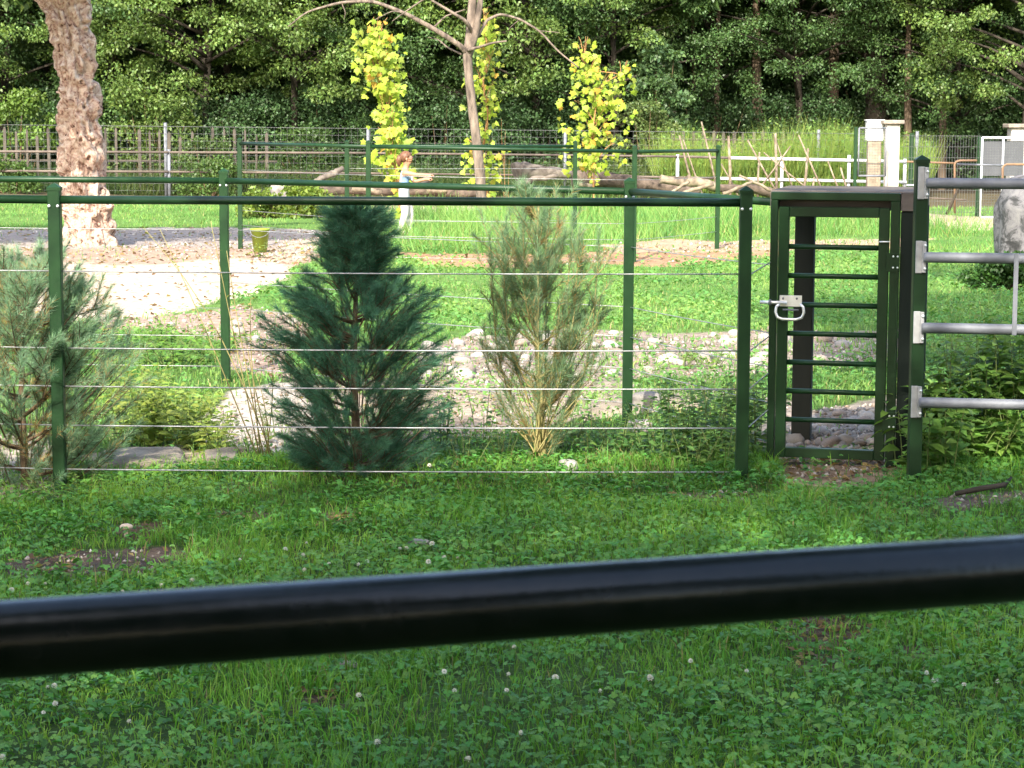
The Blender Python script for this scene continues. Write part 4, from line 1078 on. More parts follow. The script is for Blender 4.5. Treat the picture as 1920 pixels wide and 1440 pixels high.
def pine(label, base, H, spread, seed, ncol, brown, bprob, whorls=9, nb=(5, 7), up=(0.25, 1.15), profile=None, dens=520, leader=.26, bottom=.06, subs=1.0, leaders=(), trunk_r=.022, side_len=(.09, .17), filler=0, env=None, fup=.9, stemmat='stem_bark'):
    rs = random.Random(seed); r = np.random.default_rng(seed)
    root = empty('young_pine', base, label, 'pine tree')
    stem = MB(); shoots = []
    lean = Vector((rs.uniform(-.03, .03), rs.uniform(-.03, .03), 0))
    def tr(t): return Vector((lean.x * t + .015 * math.sin(t * 5 + seed), lean.y * t + .012 * math.sin(t * 4), t * H))
    stem.tube([tr(-.04)] + [tr(i / 12) for i in range(13)], [trunk_r * 1.15] + [trunk_r * (1 - .85 * i / 12) for i in range(13)], 7)
    shoots.append((tr(1) - Vector((0, 0, leader)), tr(1), 0.0))
    prof = profile or (lambda t: (1 - t) ** .75 + .10)
    for w_ in range(whorls):
        t = bottom + (0.90 - bottom) * (w_ / (whorls - 1)) ** .9
        for k in range(rs.randint(*nb)):
            az = rs.uniform(0, 2 * math.pi); ln = spread * prof(t) * rs.uniform(.75, 1.15)
            p = tr(t + rs.uniform(-.02, .02)); pts = [p.copy()]
            e0 = rs.uniform(*up) * .5; e1 = up[1] * rs.uniform(.75, 1.15)
            ns = max(4, int(ln / .055)); st = ln / ns
            for j in range(ns):
                e_ = e0 + (e1 - e0) * (j / ns) ** 1.2 + (.35 * t)
                e_ = min(e_, 1.45)
                az += rs.uniform(-.09, .09)
                p = p + Vector((math.cos(az) * math.cos(e_), math.sin(az) * math.cos(e_), math.sin(e_))) * st; pts.append(p.copy())
            stem.tube(pts, [max(.0022, trunk_r * .42 * (1 - t * .5) * (1 - .75 * j / ns)) for j in range(ns + 1)], 5)
            old = rs.random() < bprob
            shoots.append((pts[-2], pts[-1] + (pts[-1] - pts[-2]).normalized() * .07, 0.0))
            for j in range(1, ns):
                f = j / ns
                tone = 0 if f > .45 else (1.0 if rs.random() < bprob else .35)
                if f > .25 or rs.random() < .5: shoots.append((pts[j], pts[j + 1], tone if rs.random() < .9 else 0))
                if f > .22:
                    for sgn in (-1, 1):
                        if rs.random() > .80 * subs: continue
                        d = (pts[j + 1] - pts[j]).normalized(); side = d.cross(Vector((0, 0, 1))).normalized() * sgn
                        dd = (d * .75 + side * rs.uniform(.45, .9) + Vector((0, 0, rs.uniform(.15, .6)))).normalized()
                        sl = rs.uniform(*side_len) * (1.1 - .35 * f)
                        q = pts[j] + dd * sl
                        shoots.append((pts[j] + dd * sl * .15, q, 0.0 if f > .4 else rs.random() * bprob))
                        stem.tube([pts[j], q], [.003, .0018], 4, False)
    for (az, ln, t0) in leaders:
        p = tr(t0); pts = [p.copy()]; e_ = .76
        for j in range(7):
            e_ = min(1.5, e_ + .16); p = p + Vector((math.cos(az) * math.cos(e_), math.sin(az) * math.cos(e_), math.sin(e_))) * ln / 7; pts.append(p.copy())
        stem.tube(pts, [.006 * (1 - .7 * j / 7) for j in range(8)], 5)
        for j in range(2, 7):
            shoots.append((pts[j], pts[j + 1], 0.0))
            for _ in range(2 if ln > .7 else 1):
                dd = ((pts[j + 1] - pts[j]).normalized() + Vector((rs.uniform(-.8, .8), rs.uniform(-.8, .8), rs.uniform(0, .5)))).normalized(); q = pts[j] + dd * rs.uniform(.09, .16)
                shoots.append((pts[j] + dd * .02, q, rs.random() * bprob * .6)); stem.tube([pts[j], q], [.003, .0018], 4, False)
        shoots.append((pts[6], pts[7] + Vector((0, 0, .08)), 0.0))
    for _ in range(filler):
        t = rs.random() ** 1.15; az = rs.uniform(0, 2 * math.pi); q = env(t) * math.sqrt(rs.uniform(.12, 1.0)) * (.8 + .35 * float(fbm(np.array([az * 1.5]), np.array([t * 6]), seed, 2, seed)[0]))
        c = Vector((math.cos(az) * q, math.sin(az) * q, t * H * .97)); out = Vector((math.cos(az), math.sin(az), 0))
        d = (out * rs.uniform(.35, .95) + Vector((rs.uniform(-.3, .3), rs.uniform(-.3, .3), fup * rs.uniform(.5, 1.3)))).normalized(); ln = rs.uniform(.10, .20)
        shoots.append((c, c + d * ln, rs.random() * bprob if q < env(t) * .6 else rs.random() * bprob * .35))
        stem.tube([Vector((c.x * .7, c.y * .7, max(.02, c.z - q * .3))), c, c + d * ln * .8], [.0024, .0022, .0014], 4, False)
    stem.build('stem', stemmat, root)
    nc = np.array(ncol); bc = np.array(brown)
    def cf(T, n):
        isb = (r.random(n) < T * .9)
        c = nc[None] * r.uniform(.65, 1.3, (n, 1)) * (1 + r.uniform(-.1, .1, (n, 3)))
        c[isb] = bc[None] * r.uniform(.6, 1.25, (isb.sum(), 1))
        return c
    V, F, C = needle_mesh(shoots, cf, dens=dens, r=r)
    npmesh('needles', V, F, 'needles', root, C)
    return root
def grd(px, py): p = on(px, py); return Vector((p.x, p.y, p.z))
def prf(*kv):
    a_ = [k[0] for k in kv]; b_ = [k[1] for k in kv]
    return lambda t: float(np.interp(t, a_, b_))
p = grd(672, 880); pine('dense dark green young pine standing in shade in the middle of the cable fence', p, 1.38, .36, 3, (0.080, 0.200, 0.115), (0.15, 0.10, 0.045), .12,
     whorls=11, nb=(5, 6), up=(.05, .75), dens=1250, leader=.34, bottom=.02, profile=prf((0, .66), (.12, .8), (.28, 1), (.45, .95), (.58, .80), (.68, .54), (.78, .26), (.86, .15), (1, .08)), subs=.8, trunk_r=.026, side_len=(.12, .22),
     filler=520, env=prf((0, .31), (.12, .36), (.3, .39), (.5, .39), (.62, .34), (.72, .23), (.80, .10), (1, .02)), fup=.35,
     leaders=[(0.3, .40, .60), (2.9, .42, .58), (3.6, .34, .54), (5.9, .36, .52)])
p = grd(1012, 866); pine('thin sunlit young pine with upright shoots, right of the dense dark one', p, 1.40, .38, 8, (0.19, 0.30, 0.15), (0.46, 0.28, 0.10), .55,
     whorls=7, nb=(3, 5), up=(.50, 1.3), dens=900, leader=.28, bottom=.18, profile=prf((0, .9), (.3, 1), (.6, .8), (.8, .5), (1, .2)), subs=.8, side_len=(.09, .18),
     leaders=[(0.1, 1.15, .04), (3.0, 1.12, .05), (1.5, 1.2, .05), (4.6, 1.1, .04), (0.5, .95, .15), (2.6, .95, .15), (3.5, .85, .22), (5.9, .85, .25), (0.0, .7, .40), (3.1, .65, .42), (1.2, .6, .5), (4.2, .6, .5)],
     filler=95, env=prf((0, .05), (.25, .26), (.5, .38), (.75, .38), (.9, .28), (1, .12)), fup=1.5, stemmat='dry_stem')
p = grd(45, 884); pine('bushy sunlit young pine with browning inner needles behind the leftmost post', p, 1.10, .56, 15, (0.23, 0.37, 0.21), (0.52, 0.31, 0.10), .65,
     whorls=9, nb=(5, 6), up=(.15, .95), dens=1100, leader=.22, bottom=.05, profile=prf((0, .75), (.2, .9), (.5, .9), (.75, .65), (1, .2)), subs=1.0, trunk_r=.026, side_len=(.11, .22),
     filler=330, env=prf((0, .30), (.2, .50), (.5, .58), (.75, .48), (.9, .32), (1, .12)), fup=.6)

# ------------------------------------------------------------------ trees
def tube_tree(root, name, material, paths, n=10, noise=.06):
    m_ = MB(); L = Vector(root.location)
    for pts, rad in paths:
        dense = []; dr = []
        for j in range(len(pts) - 1):
            for t in range(4):
                dense.append(Vector(pts[j]).lerp(Vector(pts[j + 1]), t / 4)); dr.append(rad[j] + (rad[j + 1] - rad[j]) * t / 4)
        dense.append(Vector(pts[-1])); dr.append(rad[-1])
        # soften corners
        sm = [dense[0]] + [(dense[i - 1] + dense[i] * 2 + dense[i + 1]) / 4 for i in range(1, len(dense) - 1)] + [dense[-1]]
        m_.tube([p - L for p in sm], dr, n, noise=noise)
    return m_.build(name, material, root)
def clump(center, r3, n, size, base, rs, up_bias=.6, amt=.3, asp=.62):
    """leaves spread through an ellipsoid, thinner in the middle"""
    d = rand_dirs(n, rs) * (rs.random((n, 1)) ** .45)
    C = np.asarray(center)[None] + d * np.asarray(r3)[None]
    D = unit(d * .8 + rand_dirs(n, rs) * .9 + np.array([[0, 0, -.25]]))
    N = unit(rand_dirs(n, rs) + np.array([[0, -.25, up_bias]]))
    L = rs.uniform(.65, 1.3, n) * size
    v, f = leaf_quads(C, D, N, L, L * asp, .2)
    return v, f, vary(base, n, 4, amt, .12, rs)

# old knobbly tree
def old_tree():
    Y = 30.8
    prof = [(-6, 108, 262), (0, 114, 244), (12, 122, 227), (30, 124, 217), (60, 121, 210), (100, 117, 204), (140, 112, 200), (180, 116, 198), (230, 117, 194), (265, 112, 192), (310, 107, 184), (360, 101, 177), (410, 93, 170), (450, 78, 167), (490, 52, 166), (540, 30, 170), (600, 0, 180)]
    hb = 472
    zs_, cx, rd = [], [], []
    for dy, xl_, xr_ in prof:
        a_ = P(xl_, hb - dy, Y); b_ = P(xr_, hb - dy, Y); zs_.append((a_.z + b_.z) / 2); cx.append((a_.x + b_.x) / 2); rd.append((b_.x - a_.x) / 2)
    zs_ = np.array(zs_); zs_[0] = -.15
    nz, na = 300, 128
    z = np.linspace(zs_[0], zs_[-1], nz); cxx = np.interp(z, zs_, cx); rr = np.interp(z, zs_, rd)
    x0 = float(np.interp(0, zs_, cx))
    th = np.linspace(0, 2 * math.pi, na, endpoint=False)
    Z, TH = np.meshgrid(z, th, indexing='ij'); R = rr[:, None] * np.ones_like(TH)
    ux, uy = np.cos(TH), np.sin(TH)
    nX, nY = ux * R * 3, uy * R * 3
    ridg = 1 - np.abs(2 * fbm(nX * 4.5, nY * 4.5, Z * 1.3, 4, 3) - 1)
    lump = fbm(nX * 1.3 + 5, nY * 1.3, Z * 2.3, 3, 9)
    R = R + .13 * (ridg - .75) + .20 * (lump - .5) + .07 * (fbm(nX * 6, nY * 6, Z * 6, 3, 13) - .5) - .09 * np.clip(1 - 5 * np.abs(fbm(nX * 2.6 + 3, nY * 2.6, Z * 3.2, 3, 17) - .5), 0, 1)
    rb = random.Random(4)
    burls = [(3.2, 1.72, .12, .11)] + [(rb.uniform(3.4, 6.0), rb.uniform(.3, 3.2), rb.uniform(.03, .10), rb.uniform(.04, .09)) for _ in range(52)]
    for bt, bz, bs, bh in burls:
        da = np.angle(np.exp(1j * (TH - bt))) * .33
        dd = np.sqrt(da ** 2 + (Z - bz) ** 2)
        R = R + bh * np.exp(-(dd / bs) ** 2) - bh * 1.5 * np.exp(-(np.sqrt(da ** 2 + (Z - bz + .02) ** 2) / (bs * .35)) ** 2)
    V = np.stack([cxx[:, None] + ux * R - x0, uy * R * .95, Z], -1).reshape(-1, 3)
    F = [(i * na + k, i * na + (k + 1) % na, (i + 1) * na + (k + 1) % na, (i + 1) * na + k) for i in range(nz - 1) for k in range(na)]
    root = empty('old_tree', (x0, Y, 0), 'old tree with thick knobbly pale trunk behind the leftmost post', 'tree')
    npmesh('trunk', V, F, 'burl_bark', root, smooth=True)
    top = Vector((cxx[-1], Y, z[-1]))
    tube_tree(root, 'limb', 'burl_bark', [([top + Vector((-.25, 0, -.5)), top + Vector((-.9, -.3, .6)), top + Vector((-2.2, -1.2, 1.7)), top + Vector((-3.5, -2, 3))], [.36, .27, .18, .08]),
             ([top + Vector((.2, 0, -.5)), top + Vector((.4, 0, 1)), top + Vector((1.0, -.6, 2.4)), top + Vector((1.4, -1, 4))], [.36, .27, .18, .08])], 12)
    rs = np.random.default_rng(41); parts = []
    for _ in range(46):
        c = (rs.uniform(-5.5, 0.9), rs.uniform(-5.4, -1.8), rs.uniform(5.2, 6.6)); s = rs.uniform(.7, 1.2)
        parts.append(clump(c, (s, s, s * .6), 170, .26, (.05, .11, .025), rs))
    V, F, C = merge(parts); npmesh('crown', V, F, 'foliage', root, C)
old_tree()

# bare tree
def bare_tree():
    Y = 41.8
    q = lambda x_, y_, dy=0.0: P(x_, y_, Y + dy)
    b0 = q(904, 404); root = empty('bare_tree', (b0.x, Y, 0), 'slim leafless tree with bare spreading branches behind the enclosure', 'tree')
    g0 = Vector((b0.x, Y, gzs(b0.x, Y) - .1))
    trunk = [g0, q(903, 380), q(900, 330), q(894, 270), q(886, 205), q(880, 150), q(876, 105), q(882, 60), q(886, 0), q(888, -90), q(880, -220)]
    tube_tree(root, 'trunk', 'bare_bark', [(trunk, [.125, .105, .095, .09, .085, .08, .085, .085, .075, .06, .03]), ([q(878, 110), q(893, 60, -.1), q(900, 10, -.1), q(908, -80, -.1)], [.06, .065, .055, .03])], 12)
    br = [([q(877, 100), q(862, 85, -.1), q(820, 58, -.2), q(760, 25, -.3), q(700, 2, -.4), q(640, 4, -.5), q(575, 22, -.6), q(540, 50, -.7)], [.06, .055, .05, .04, .035, .026, .018, .01]),
          ([q(890, 66), q(872, 38, -.3), q(845, 22, -.4), q(800, -5, -.5), q(760, -40, -.6)], [.04, .035, .028, .02, .012]),
          ([q(800, -5, -.5), q(770, 15, -.5), q(735, 40, -.5)], [.02, .014, .007]),
          ([q(895, 70), q(912, 38, .1), q(938, 26, .2), q(975, 36, .3), q(1012, 58, .3), q(1045, 95, .3), q(1085, 127, .3)], [.035, .03, .026, .023, .02, .017, .012]),
          ([q(877, 94, -.1), q(900, 88, -.3), q(925, 80, -.5), q(950, 77, -.6)], [.035, .026, .02, .014]),
          ([q(815, 50, -.2), q(835, 30, -.1), q(872, 18, 0)], [.018, .015, .012]),
          ([q(866, 102), q(840, 90, .2), q(822, 74, .3), q(802, 70, .3)], [.02, .015, .012, .006]),
          ([q(760, 25, -.3), q(735, 20, -.5), q(690, 44, -.6)], [.014, .01, .005]), ([q(640, 4, -.5), q(648, 24, -.5), q(645, 36, -.5)], [.01, .007, .004]),
          ([q(975, 36, .3), q(958, 50, .3), q(952, 58, .3)], [.009, .007, .004]), ([q(1012, 58, .3), q(1040, 60, .2), q(1050, 62, .2)], [.01, .007, .004])]
    for a_ in br: tube_tree(root, 'branch', 'bare_bark', [a_], 8)
bare_tree()

# yellow maples: palmate leaves
def maple_leaf(C, D, N, size):
    out = [(0, 0), (.28, .10), (.52, .02), (.42, .30), (.60, .52), (.30, .55), (.26, .72), (0, 1.02)]
    pts = out + [(-a_, b_) for a_, b_ in out[-2:0:-1]]
    n = len(C); k = len(pts)
    S = unit(np.cross(D, N)); N2 = np.cross(S, D); sz = np.asarray(size).reshape(-1, 1)
    V = [C + D * sz * .4]
    for a_, b_ in pts: V.append(C + S * sz * a_ + D * sz * b_ - N2 * sz * (.22 * a_ * a_ + .22 * b_ * b_))
    V = np.stack(V, 1).reshape(-1, 3)
    tri = np.array([[0, 1 + i, 1 + (i + 1) % k] for i in range(k)])
    return V, (np.arange(n)[:, None, None] * (k + 1) + tri[None]).reshape(-1, 3), k + 1
def maple(label, base_px, Y, cols, seed, size=.125, base=(.37, .46, .065)):
    """cols: (px, py, half width px, leaf count) along the column"""
    rs = np.random.default_rng(seed); b0 = P(base_px[0], base_px[1], Y)
    root = empty('maple_sapling', (b0.x, Y, gzs(b0.x, Y)), label, 'maple'); L = Vector(root.location)
    path = [Vector((b0.x, Y, gzs(b0.x, Y) - .05))] + [P(c[0], c[1], Y) for c in cols]
    paths = [(path, list(np.linspace(.022, .006, len(path))))]
    Cs = []
    for px_, py_, hw, cnt in cols:
        c = P(px_, py_, Y); w_ = hw / FPX * Y
        for _ in range(int(cnt * 1.7)):
            Cs.append((c.x + np.clip(rs.normal(0, .55), -1.25, 1.25) * w_, Y + rs.uniform(-1, 1) * min(w_, .35), c.z + rs.normal(0, .12)))
        for _ in range(3):
            e_ = c + Vector((rs.uniform(-1, 1) * w_ * .8, rs.uniform(-.3, .3), .25)); paths.append(([c - Vector((0, 0, .2)), c.lerp(e_, .6), e_], [.007, .005, .003]))
    tube_tree(root, 'stem', 'red_stem', paths, 6, 0)
    C = np.array(Cs) - np.array(L)[None]; C = C[fbm(C[:, 0] * 4 + seed, C[:, 2] * 4, C[:, 1] * 4, 2, seed) > .385]; n = len(C)
    D = unit(np.stack([rs.normal(0, .55, n), rs.normal(-.35, .35, n), rs.normal(-.75, .35, n)], 1))
    N = unit(np.stack([rs.normal(0, .45, n), rs.normal(-.75, .35, n), rs.uniform(.1, 1.1, n)], 1))
    V, F, k = maple_leaf(C, D, N, rs.uniform(.55, 1.1, n) * size)
    col = np.asarray(base)[None] * rs.uniform(.55, 1.15, (n, 1)) * (1 + rs.uniform(-.12, .12, (n, 3)))
    gr = rs.random(n) < .36; col[gr] = np.array([.32, .42, .04]) * rs.uniform(.7, 1.1, (gr.sum(), 1))
    orr = rs.random(n) < .04; col[orr] = np.array([.50, .30, .05])
    npmesh('crown', V, F, 'thinleaf', root, np.repeat(col, k, 0))
maple('tall yellow leaved maple sapling left of the bare tree, above the person', (752, 442), 35.2,
      [(750, 400, 6, 2), (748, 352, 12, 6), (742, 320, 30, 22), (735, 295, 38, 36), (730, 268, 34, 38), (733, 240, 32, 34), (728, 212, 34, 40), (724, 188, 36, 36), (720, 160, 36, 38), (713, 134, 38, 40), (710, 108, 38, 38), (705, 84, 36, 34), (704, 62, 34, 28)], 5)
maple('yellow leaved maple sapling right behind the bare tree trunk', (912, 400), 43.2,
      [(915, 392, 12, 8), (914, 360, 16, 10), (908, 335, 34, 16), (905, 310, 36, 20), (905, 285, 42, 26), (908, 255, 36, 24), (914, 228, 26, 20), (915, 205, 26, 20), (908, 175, 30, 22), (905, 150, 34, 22), (912, 120, 20, 16), (918, 92, 22, 20), (914, 66, 22, 20), (912, 38, 16, 10)], 6)
maple('broad yellow leaved maple sapling standing behind the fallen trunk', (1114, 390), 43.6,
      [(1113, 340, 10, 4), (1104, 316, 40, 24), (1112, 292, 52, 44), (1108, 265, 54, 50), (1112, 240, 56, 50), (1116, 212, 56, 52), (1118, 186, 54, 50), (1124, 160, 50, 46), (1166, 138, 18, 16), (1100, 132, 34, 30), (1098, 108, 22, 20), (1096, 92, 18, 14)], 7)

# ------------------------------------------------------------------ woods behind the fences
SEEDBASE = {'deep': (.052, .105, .040), 'mid': (.076, .142, .044), 'fresh': (.130, .205, .052), 'blue': (.050, .108, .052)}
def forest_tree(name, label, H, base, seed, trunk_r=.16, crown_low=.9, rad=2.4, mname='forest_bark', dens=1.0, leaf=.075, low_n=120):
    rs = np.random.default_rng(seed); root = empty(name, (0, 0, 0), label, 'tree')
    paths = [([Vector((0, 0, -.2)), Vector((rs.uniform(-.1, .1), rs.uniform(-.1, .1), 2)), Vector((rs.uniform(-.3, .3), rs.uniform(-.3, .3), 5)), Vector((rs.uniform(-.5, .5), rs.uniform(-.5, .5), H * .9))], [trunk_r * 1.25, trunk_r, trunk_r * .85, .04])]
    centers = []
    for i in range(low_n):       # part of the crown near eye level: layered sprays
        z = crown_low + (5.8 - crown_low) * rs.random() ** .8; a = rs.uniform(0, 2 * math.pi); q = rad * math.sqrt(rs.uniform(.12, 1)) * (.65 + .45 * min(1, z / 4))
        centers.append((q * math.cos(a), q * math.sin(a), z, rs.uniform(.34, .66), leaf, int(215 * dens)))
    for i in range(46):
        z = rs.uniform(5.4, H); a = rs.uniform(0, 2 * math.pi); q = rad * 1.15 * math.sqrt(rs.random()) * (1.1 - .5 * z / H)
        centers.append((q * math.cos(a), q * math.sin(a), z, rs.uniform(.8, 1.3), .30, 130))
    parts = []
    for i, (x_, y_, z_, s, lf, n) in enumerate(centers):
        parts.append(clump((x_, y_, z_), (s, s, s * .5), n, lf, np.array(base) * rs.uniform(.75, 1.25), rs, up_bias=.9))
        if i % 4 == 0 and z_ > 1:
            t0 = Vector((0, 0, max(.8, z_ - .8))); paths.append(([t0, t0.lerp(Vector((x_, y_, z_)), .5) + Vector((0, 0, .15)), Vector((x_, y_, z_))], [.045, .03, .012]))
    tube_tree(root, 'trunk', mname, paths, 8)
    V, F, C = merge(parts); npmesh('crown', V, F, 'foliage', root, C)
    return root
SH = 'dark leafy woodland tree standing in the woods behind the fences'
FRONT = 'leafy tree with high crown at the front edge of the woods'
protos = [forest_tree('woodland_tree', SH, 13, SEEDBASE['deep'], 101), forest_tree('woodland_tree', SH, 12, SEEDBASE['mid'], 102, .13, .8, 2.6),
          forest_tree('woodland_tree', SH, 14, SEEDBASE['deep'], 103, .20, 2.0, 2.7, low_n=100), forest_tree('woodland_tree', SH, 12, SEEDBASE['fresh'], 104, .12, 1.4, 2.5, leaf=.08),
          forest_tree('woodland_tree', SH, 13, SEEDBASE['blue'], 105, .15, .7, 2.4, leaf=.07, dens=1.0),
          forest_tree('woodland_tree', SH, 12, SEEDBASE['fresh'], 106, .09, 2.1, 2.9, low_n=90, dens=1.1, leaf=.085), forest_tree('woodland_tree', SH, 12, SEEDBASE['mid'], 107, .09, 1.5, 2.8, low_n=95, dens=1.0),
          forest_tree('woodland_tree', SH, 12, SEEDBASE['mid'], 108, .10, 2.6, 2.9, low_n=72, dens=1.1)]
used = [False] * len(protos)
spots = []
FRONTL = ['front woodland tree beyond the left edge of the view', 'front woodland tree just left of the old knobbly tree', 'front woodland tree just right of the old knobbly tree', 'light green front tree hanging over the grey mesh post', 'light green front tree left of the tall yellow maple',
 'front woodland tree directly behind the tall yellow maple', 'front woodland tree directly behind the bare tree', 'light green front tree between the bare tree and the broad maple', 'front woodland tree directly behind the broad yellow maple', 'front woodland tree behind the leftmost sticks',
 'front woodland tree behind the crossing sticks', 'front woodland tree behind the white cabinet', 'front woodland tree behind the green mesh panel', 'light green front tree at the right edge above the pillar', 'front woodland tree beyond the right edge of the view']
# (px, Y, kind)
for px, Y, kd in [(-190, 57.5, 6), (15, 58, 5), (215, 59, 6), (390, 57.4, 5), (560, 57.2, 5), (720, 58.5, 6), (880, 58, 6), (1010, 57.6, 5), (1150, 58, 6), (1330, 60, 7), (1490, 59.6, 7), (1640, 60.5, 7), (1790, 59, 6), (1915, 57, 5), (2080, 58.5, 6),
                  (-260, 63, 2), (-60, 63, 0), (110, 62.5, 2), (270, 63, 4), (430, 62.5, 2), (560, 62.6, 4), (700, 62.6, 0), (850, 63, 1), (1000, 62.8, 0), (1130, 63, 4), (1270, 64.2, 2), (1410, 64, 0), (1580, 65, 2), (1740, 64.5, 4), (1880, 63, 0), (2040, 63, 2),
                  (-150, 69, 4), (80, 68.5, 0), (300, 69, 1), (520, 68.4, 0), (740, 69, 4), (960, 68.5, 1), (1180, 69.5, 0), (1400, 69.5, 4), (1620, 70, 0), (1840, 69.8, 3), (2060, 70, 0),
                  (-100, 76, 0), (150, 77, 4), (400, 76, 0), (640, 77, 4), (880, 76, 0), (1120, 77, 4), (1360, 76, 0), (1600, 77, 4), (1850, 76, 0), (2080, 77, 4)]:
    x_ = (px - 960) / FPX * Y
    sc = random.uniform(.9, 1.12)
    if not used[kd]:
        r_ = protos[kd]; used[kd] = True; r_.location = (x_, Y, 0); r_.rotation_euler = (0, 0, random.uniform(0, 6.28)); r_.scale = (sc, sc, sc); r_['group'] = 'woodland trees'
    else: r_ = dup(protos[kd], (x_, Y, 0), random.uniform(0, 6.28), sc, SH, 'woodland trees')
    if Y < 61: r_['label'] = FRONTL[len(spots)]; spots.append(1)
# the woods go on behind as one mass
n = 52000
C0 = np.stack([rng.uniform(-34, 34, n), rng.uniform(80, 92, n), 15 * rng.random(n) ** 1.5], 1)
D = rand_dirs(n); v, f = leaf_quads(C0, D, rand_dirs(n), rng.uniform(.4, .8, n), rng.uniform(.3, .5, n))
tag(npmesh('distant_woods', v, f, 'foliage', col=vary(SEEDBASE['deep'], n, 4, .3)), 'dark mass of the woods far behind the trees', 'woods', kind='stuff')
# single trunks that catch light at the edge of the woods
def trunk_only(label, px, top, Y, r, mname, lean=0):
    a_ = P(px, 345, Y); root = empty('slender_woodland_tree', (a_.x, Y, 0), label, 'tree')
    t_ = P(px + lean, top, Y)
    d = (t_ - Vector((a_.x, Y, 0)))
    tube_tree(root, 'trunk', mname, [([Vector((a_.x, Y, -.2)), Vector((a_.x, Y, 0)) + d * .5 + Vector((r * .4, 0, 0)), t_, Vector((a_.x, Y, 0)) + d * 2.2], [r * 1.2, r, r * .9, r * .4])], 9)
    rs = np.random.default_rng(int(px)); parts = []
    for i in range(16):
        c = Vector((d.x, d.y, max(d.z * 2.2, 9.0))) + Vector((rs.uniform(-1.8, 1.8), rs.uniform(-1, 1.8), rs.uniform(-1.5, 2))); parts.append(clump(c, (.9, .9, .5), 60, .28, SEEDBASE['mid'], rs))
    V, F, C = merge(parts); npmesh('crown', V, F, 'foliage', root, C)
trunk_only('massive dark trunk in the woods above the white pillar', 1640, 30, 60.2, .33, 'forest_bark', -6)
trunk_only('pale leaning trunk in the woods left of the massive dark one', 1552, 60, 60.8, .15, 'pale_bark', 12)
trunk_only('slender pale sapling trunk above the longest stick', 1338, 60, 59.6, .07, 'pale_bark', 8)
trunk_only('second slender trunk left of the pale sapling', 1303, 80, 59.9, .05, 'pale_bark', -4)
trunk_only('grey trunk in the woods behind the leftmost pickets of the right fence', 1258, 150, 59.4, .13, 'forest_bark', 0)
trunk_only('brown trunk in the woods behind the crossing sticks', 1418, 150, 60.0, .15, 'pale_bark', 0)
trunk_only('reddish trunk rising behind the green mesh panel', 1765, 120, 58.5, .10, 'pale_bark', 2)
trunk_only('brown trunk just right of the white pillar', 1698, 150, 59.0, .10, 'pale_bark', 4)
trunk_only('grey trunk in the woods above the shrub behind the fence', 427, 40, 60.2, .13, 'forest_bark', -4)
trunk_only('dark trunk in the woods just right of the old knobbly tree', 205, 20, 60.4, .10, 'forest_bark', -4)

# shrubs
def shrub(label, px0, px1, ptop, pbase, Y, base, seed, leaf=.07, n=26, per=150, name='shrub', flat=.7, mname='foliage'):
    rs = np.random.default_rng(seed); a_ = P(px0, pbase, Y); b_ = P(px1, ptop, Y); cx = (a_.x + b_.x) / 2; w_ = (b_.x - a_.x) / 2; h = b_.z
    root = empty(name, (cx, Y, 0), label, 'shrub'); parts = []; paths = []
    for i in range(n):
        t = rs.random(); z = max(.08, h * (.10 + .86 * t)); q = w_ * (1 - .75 * max(0, t - .35)) * rs.uniform(-1, 1); dy = rs.uniform(-.6, .6) * w_ * flat
        s = rs.uniform(.18, .30) * max(min(w_, h), .25) * 1.2
        parts.append(clump((q, dy, z), (s * 1.25, s * 1.1, s * .75), per, leaf, np.array(base) * rs.uniform(.75, 1.25), rs, up_bias=.7))
        if i % 3 == 0: paths.append(([Vector((cx + q * .2, Y + dy * .2, -.05)), Vector((cx + q * .7, Y + dy * .7, z * .6)), Vector((cx + q, Y + dy, z))], [.014, .010, .005]))
    tube_tree(root, 'stems', 'stem_bark', paths, 5, 0)
    V, F, C = merge(parts); npmesh('foliage', V, F, mname, root, C)
    return root
ush = shrub('dark green undergrowth bush at the edge of the woods behind the mesh fence', 0, 200, 190, 330, 57.2, (.060, .115, .042), 215, .075, 44, 190, 'undergrowth_bush')
ush['group'] = 'undergrowth at the edge of the woods'
for px, Y, sc in [(330, 57.6, 1.0), (470, 57.0, 1.1), (600, 57.4, 1.15), (730, 56.9, .95), (830, 57.4, 1.1), (950, 57.0, 1.0), (1050, 57.8, 1.1), (1330, 59.8, 1.15), (1420, 60.4, 1.0), (1520, 60.0, 1.15), (1600, 60.8, 1.1), (1720, 60.2, 1.1), (1800, 59.4, 1.0), (1880, 59.8, 1.15), (1960, 58.4, 1.1), (160, 58.6, 1.2), (540, 60.5, 1.4), (680, 60.6, 1.4), (860, 60.8, 1.4), (1000, 61, 1.4), (1260, 61.8, 1.5), (1470, 62.4, 1.5), (1660, 62.6, 1.5), (1840, 62.4, 1.5)]:
    dup(ush, ((px - 960) / FPX * Y, Y, 0), random.uniform(0, 6.28), sc)
shrub('round yellow green shrub on the lawn left of the person', 452, 632, 352, 410, 40.4, (.15, .21, .035), 201, .075, 34, 110)
shrub('sunlit shrub behind the pickets just right of the old tree', 190, 372, 150, 330, 55.6, (.105, .165, .04), 202, .095, 40, 130)
shrub('fresh green shrub behind the pickets left of the old tree', -40, 108, 165, 330, 55.8, (.11, .185, .035), 203, .10, 34, 130)
shrub('bushy olive shrub left of the leaning sticks', 1150, 1275, 190, 345, 55.4, (.10, .145, .045), 204, .085, 40, 140)
shrub('dark ivy bush growing through the mesh fence', 500, 640, 235, 350, 55.0, (.06, .11, .03), 205, .075, 30, 120)
shrub('leafy bramble bush below the white cabinet', 1560, 1655, 262, 330, 54.6, (.12, .18, .04), 206, .08, 26, 120)
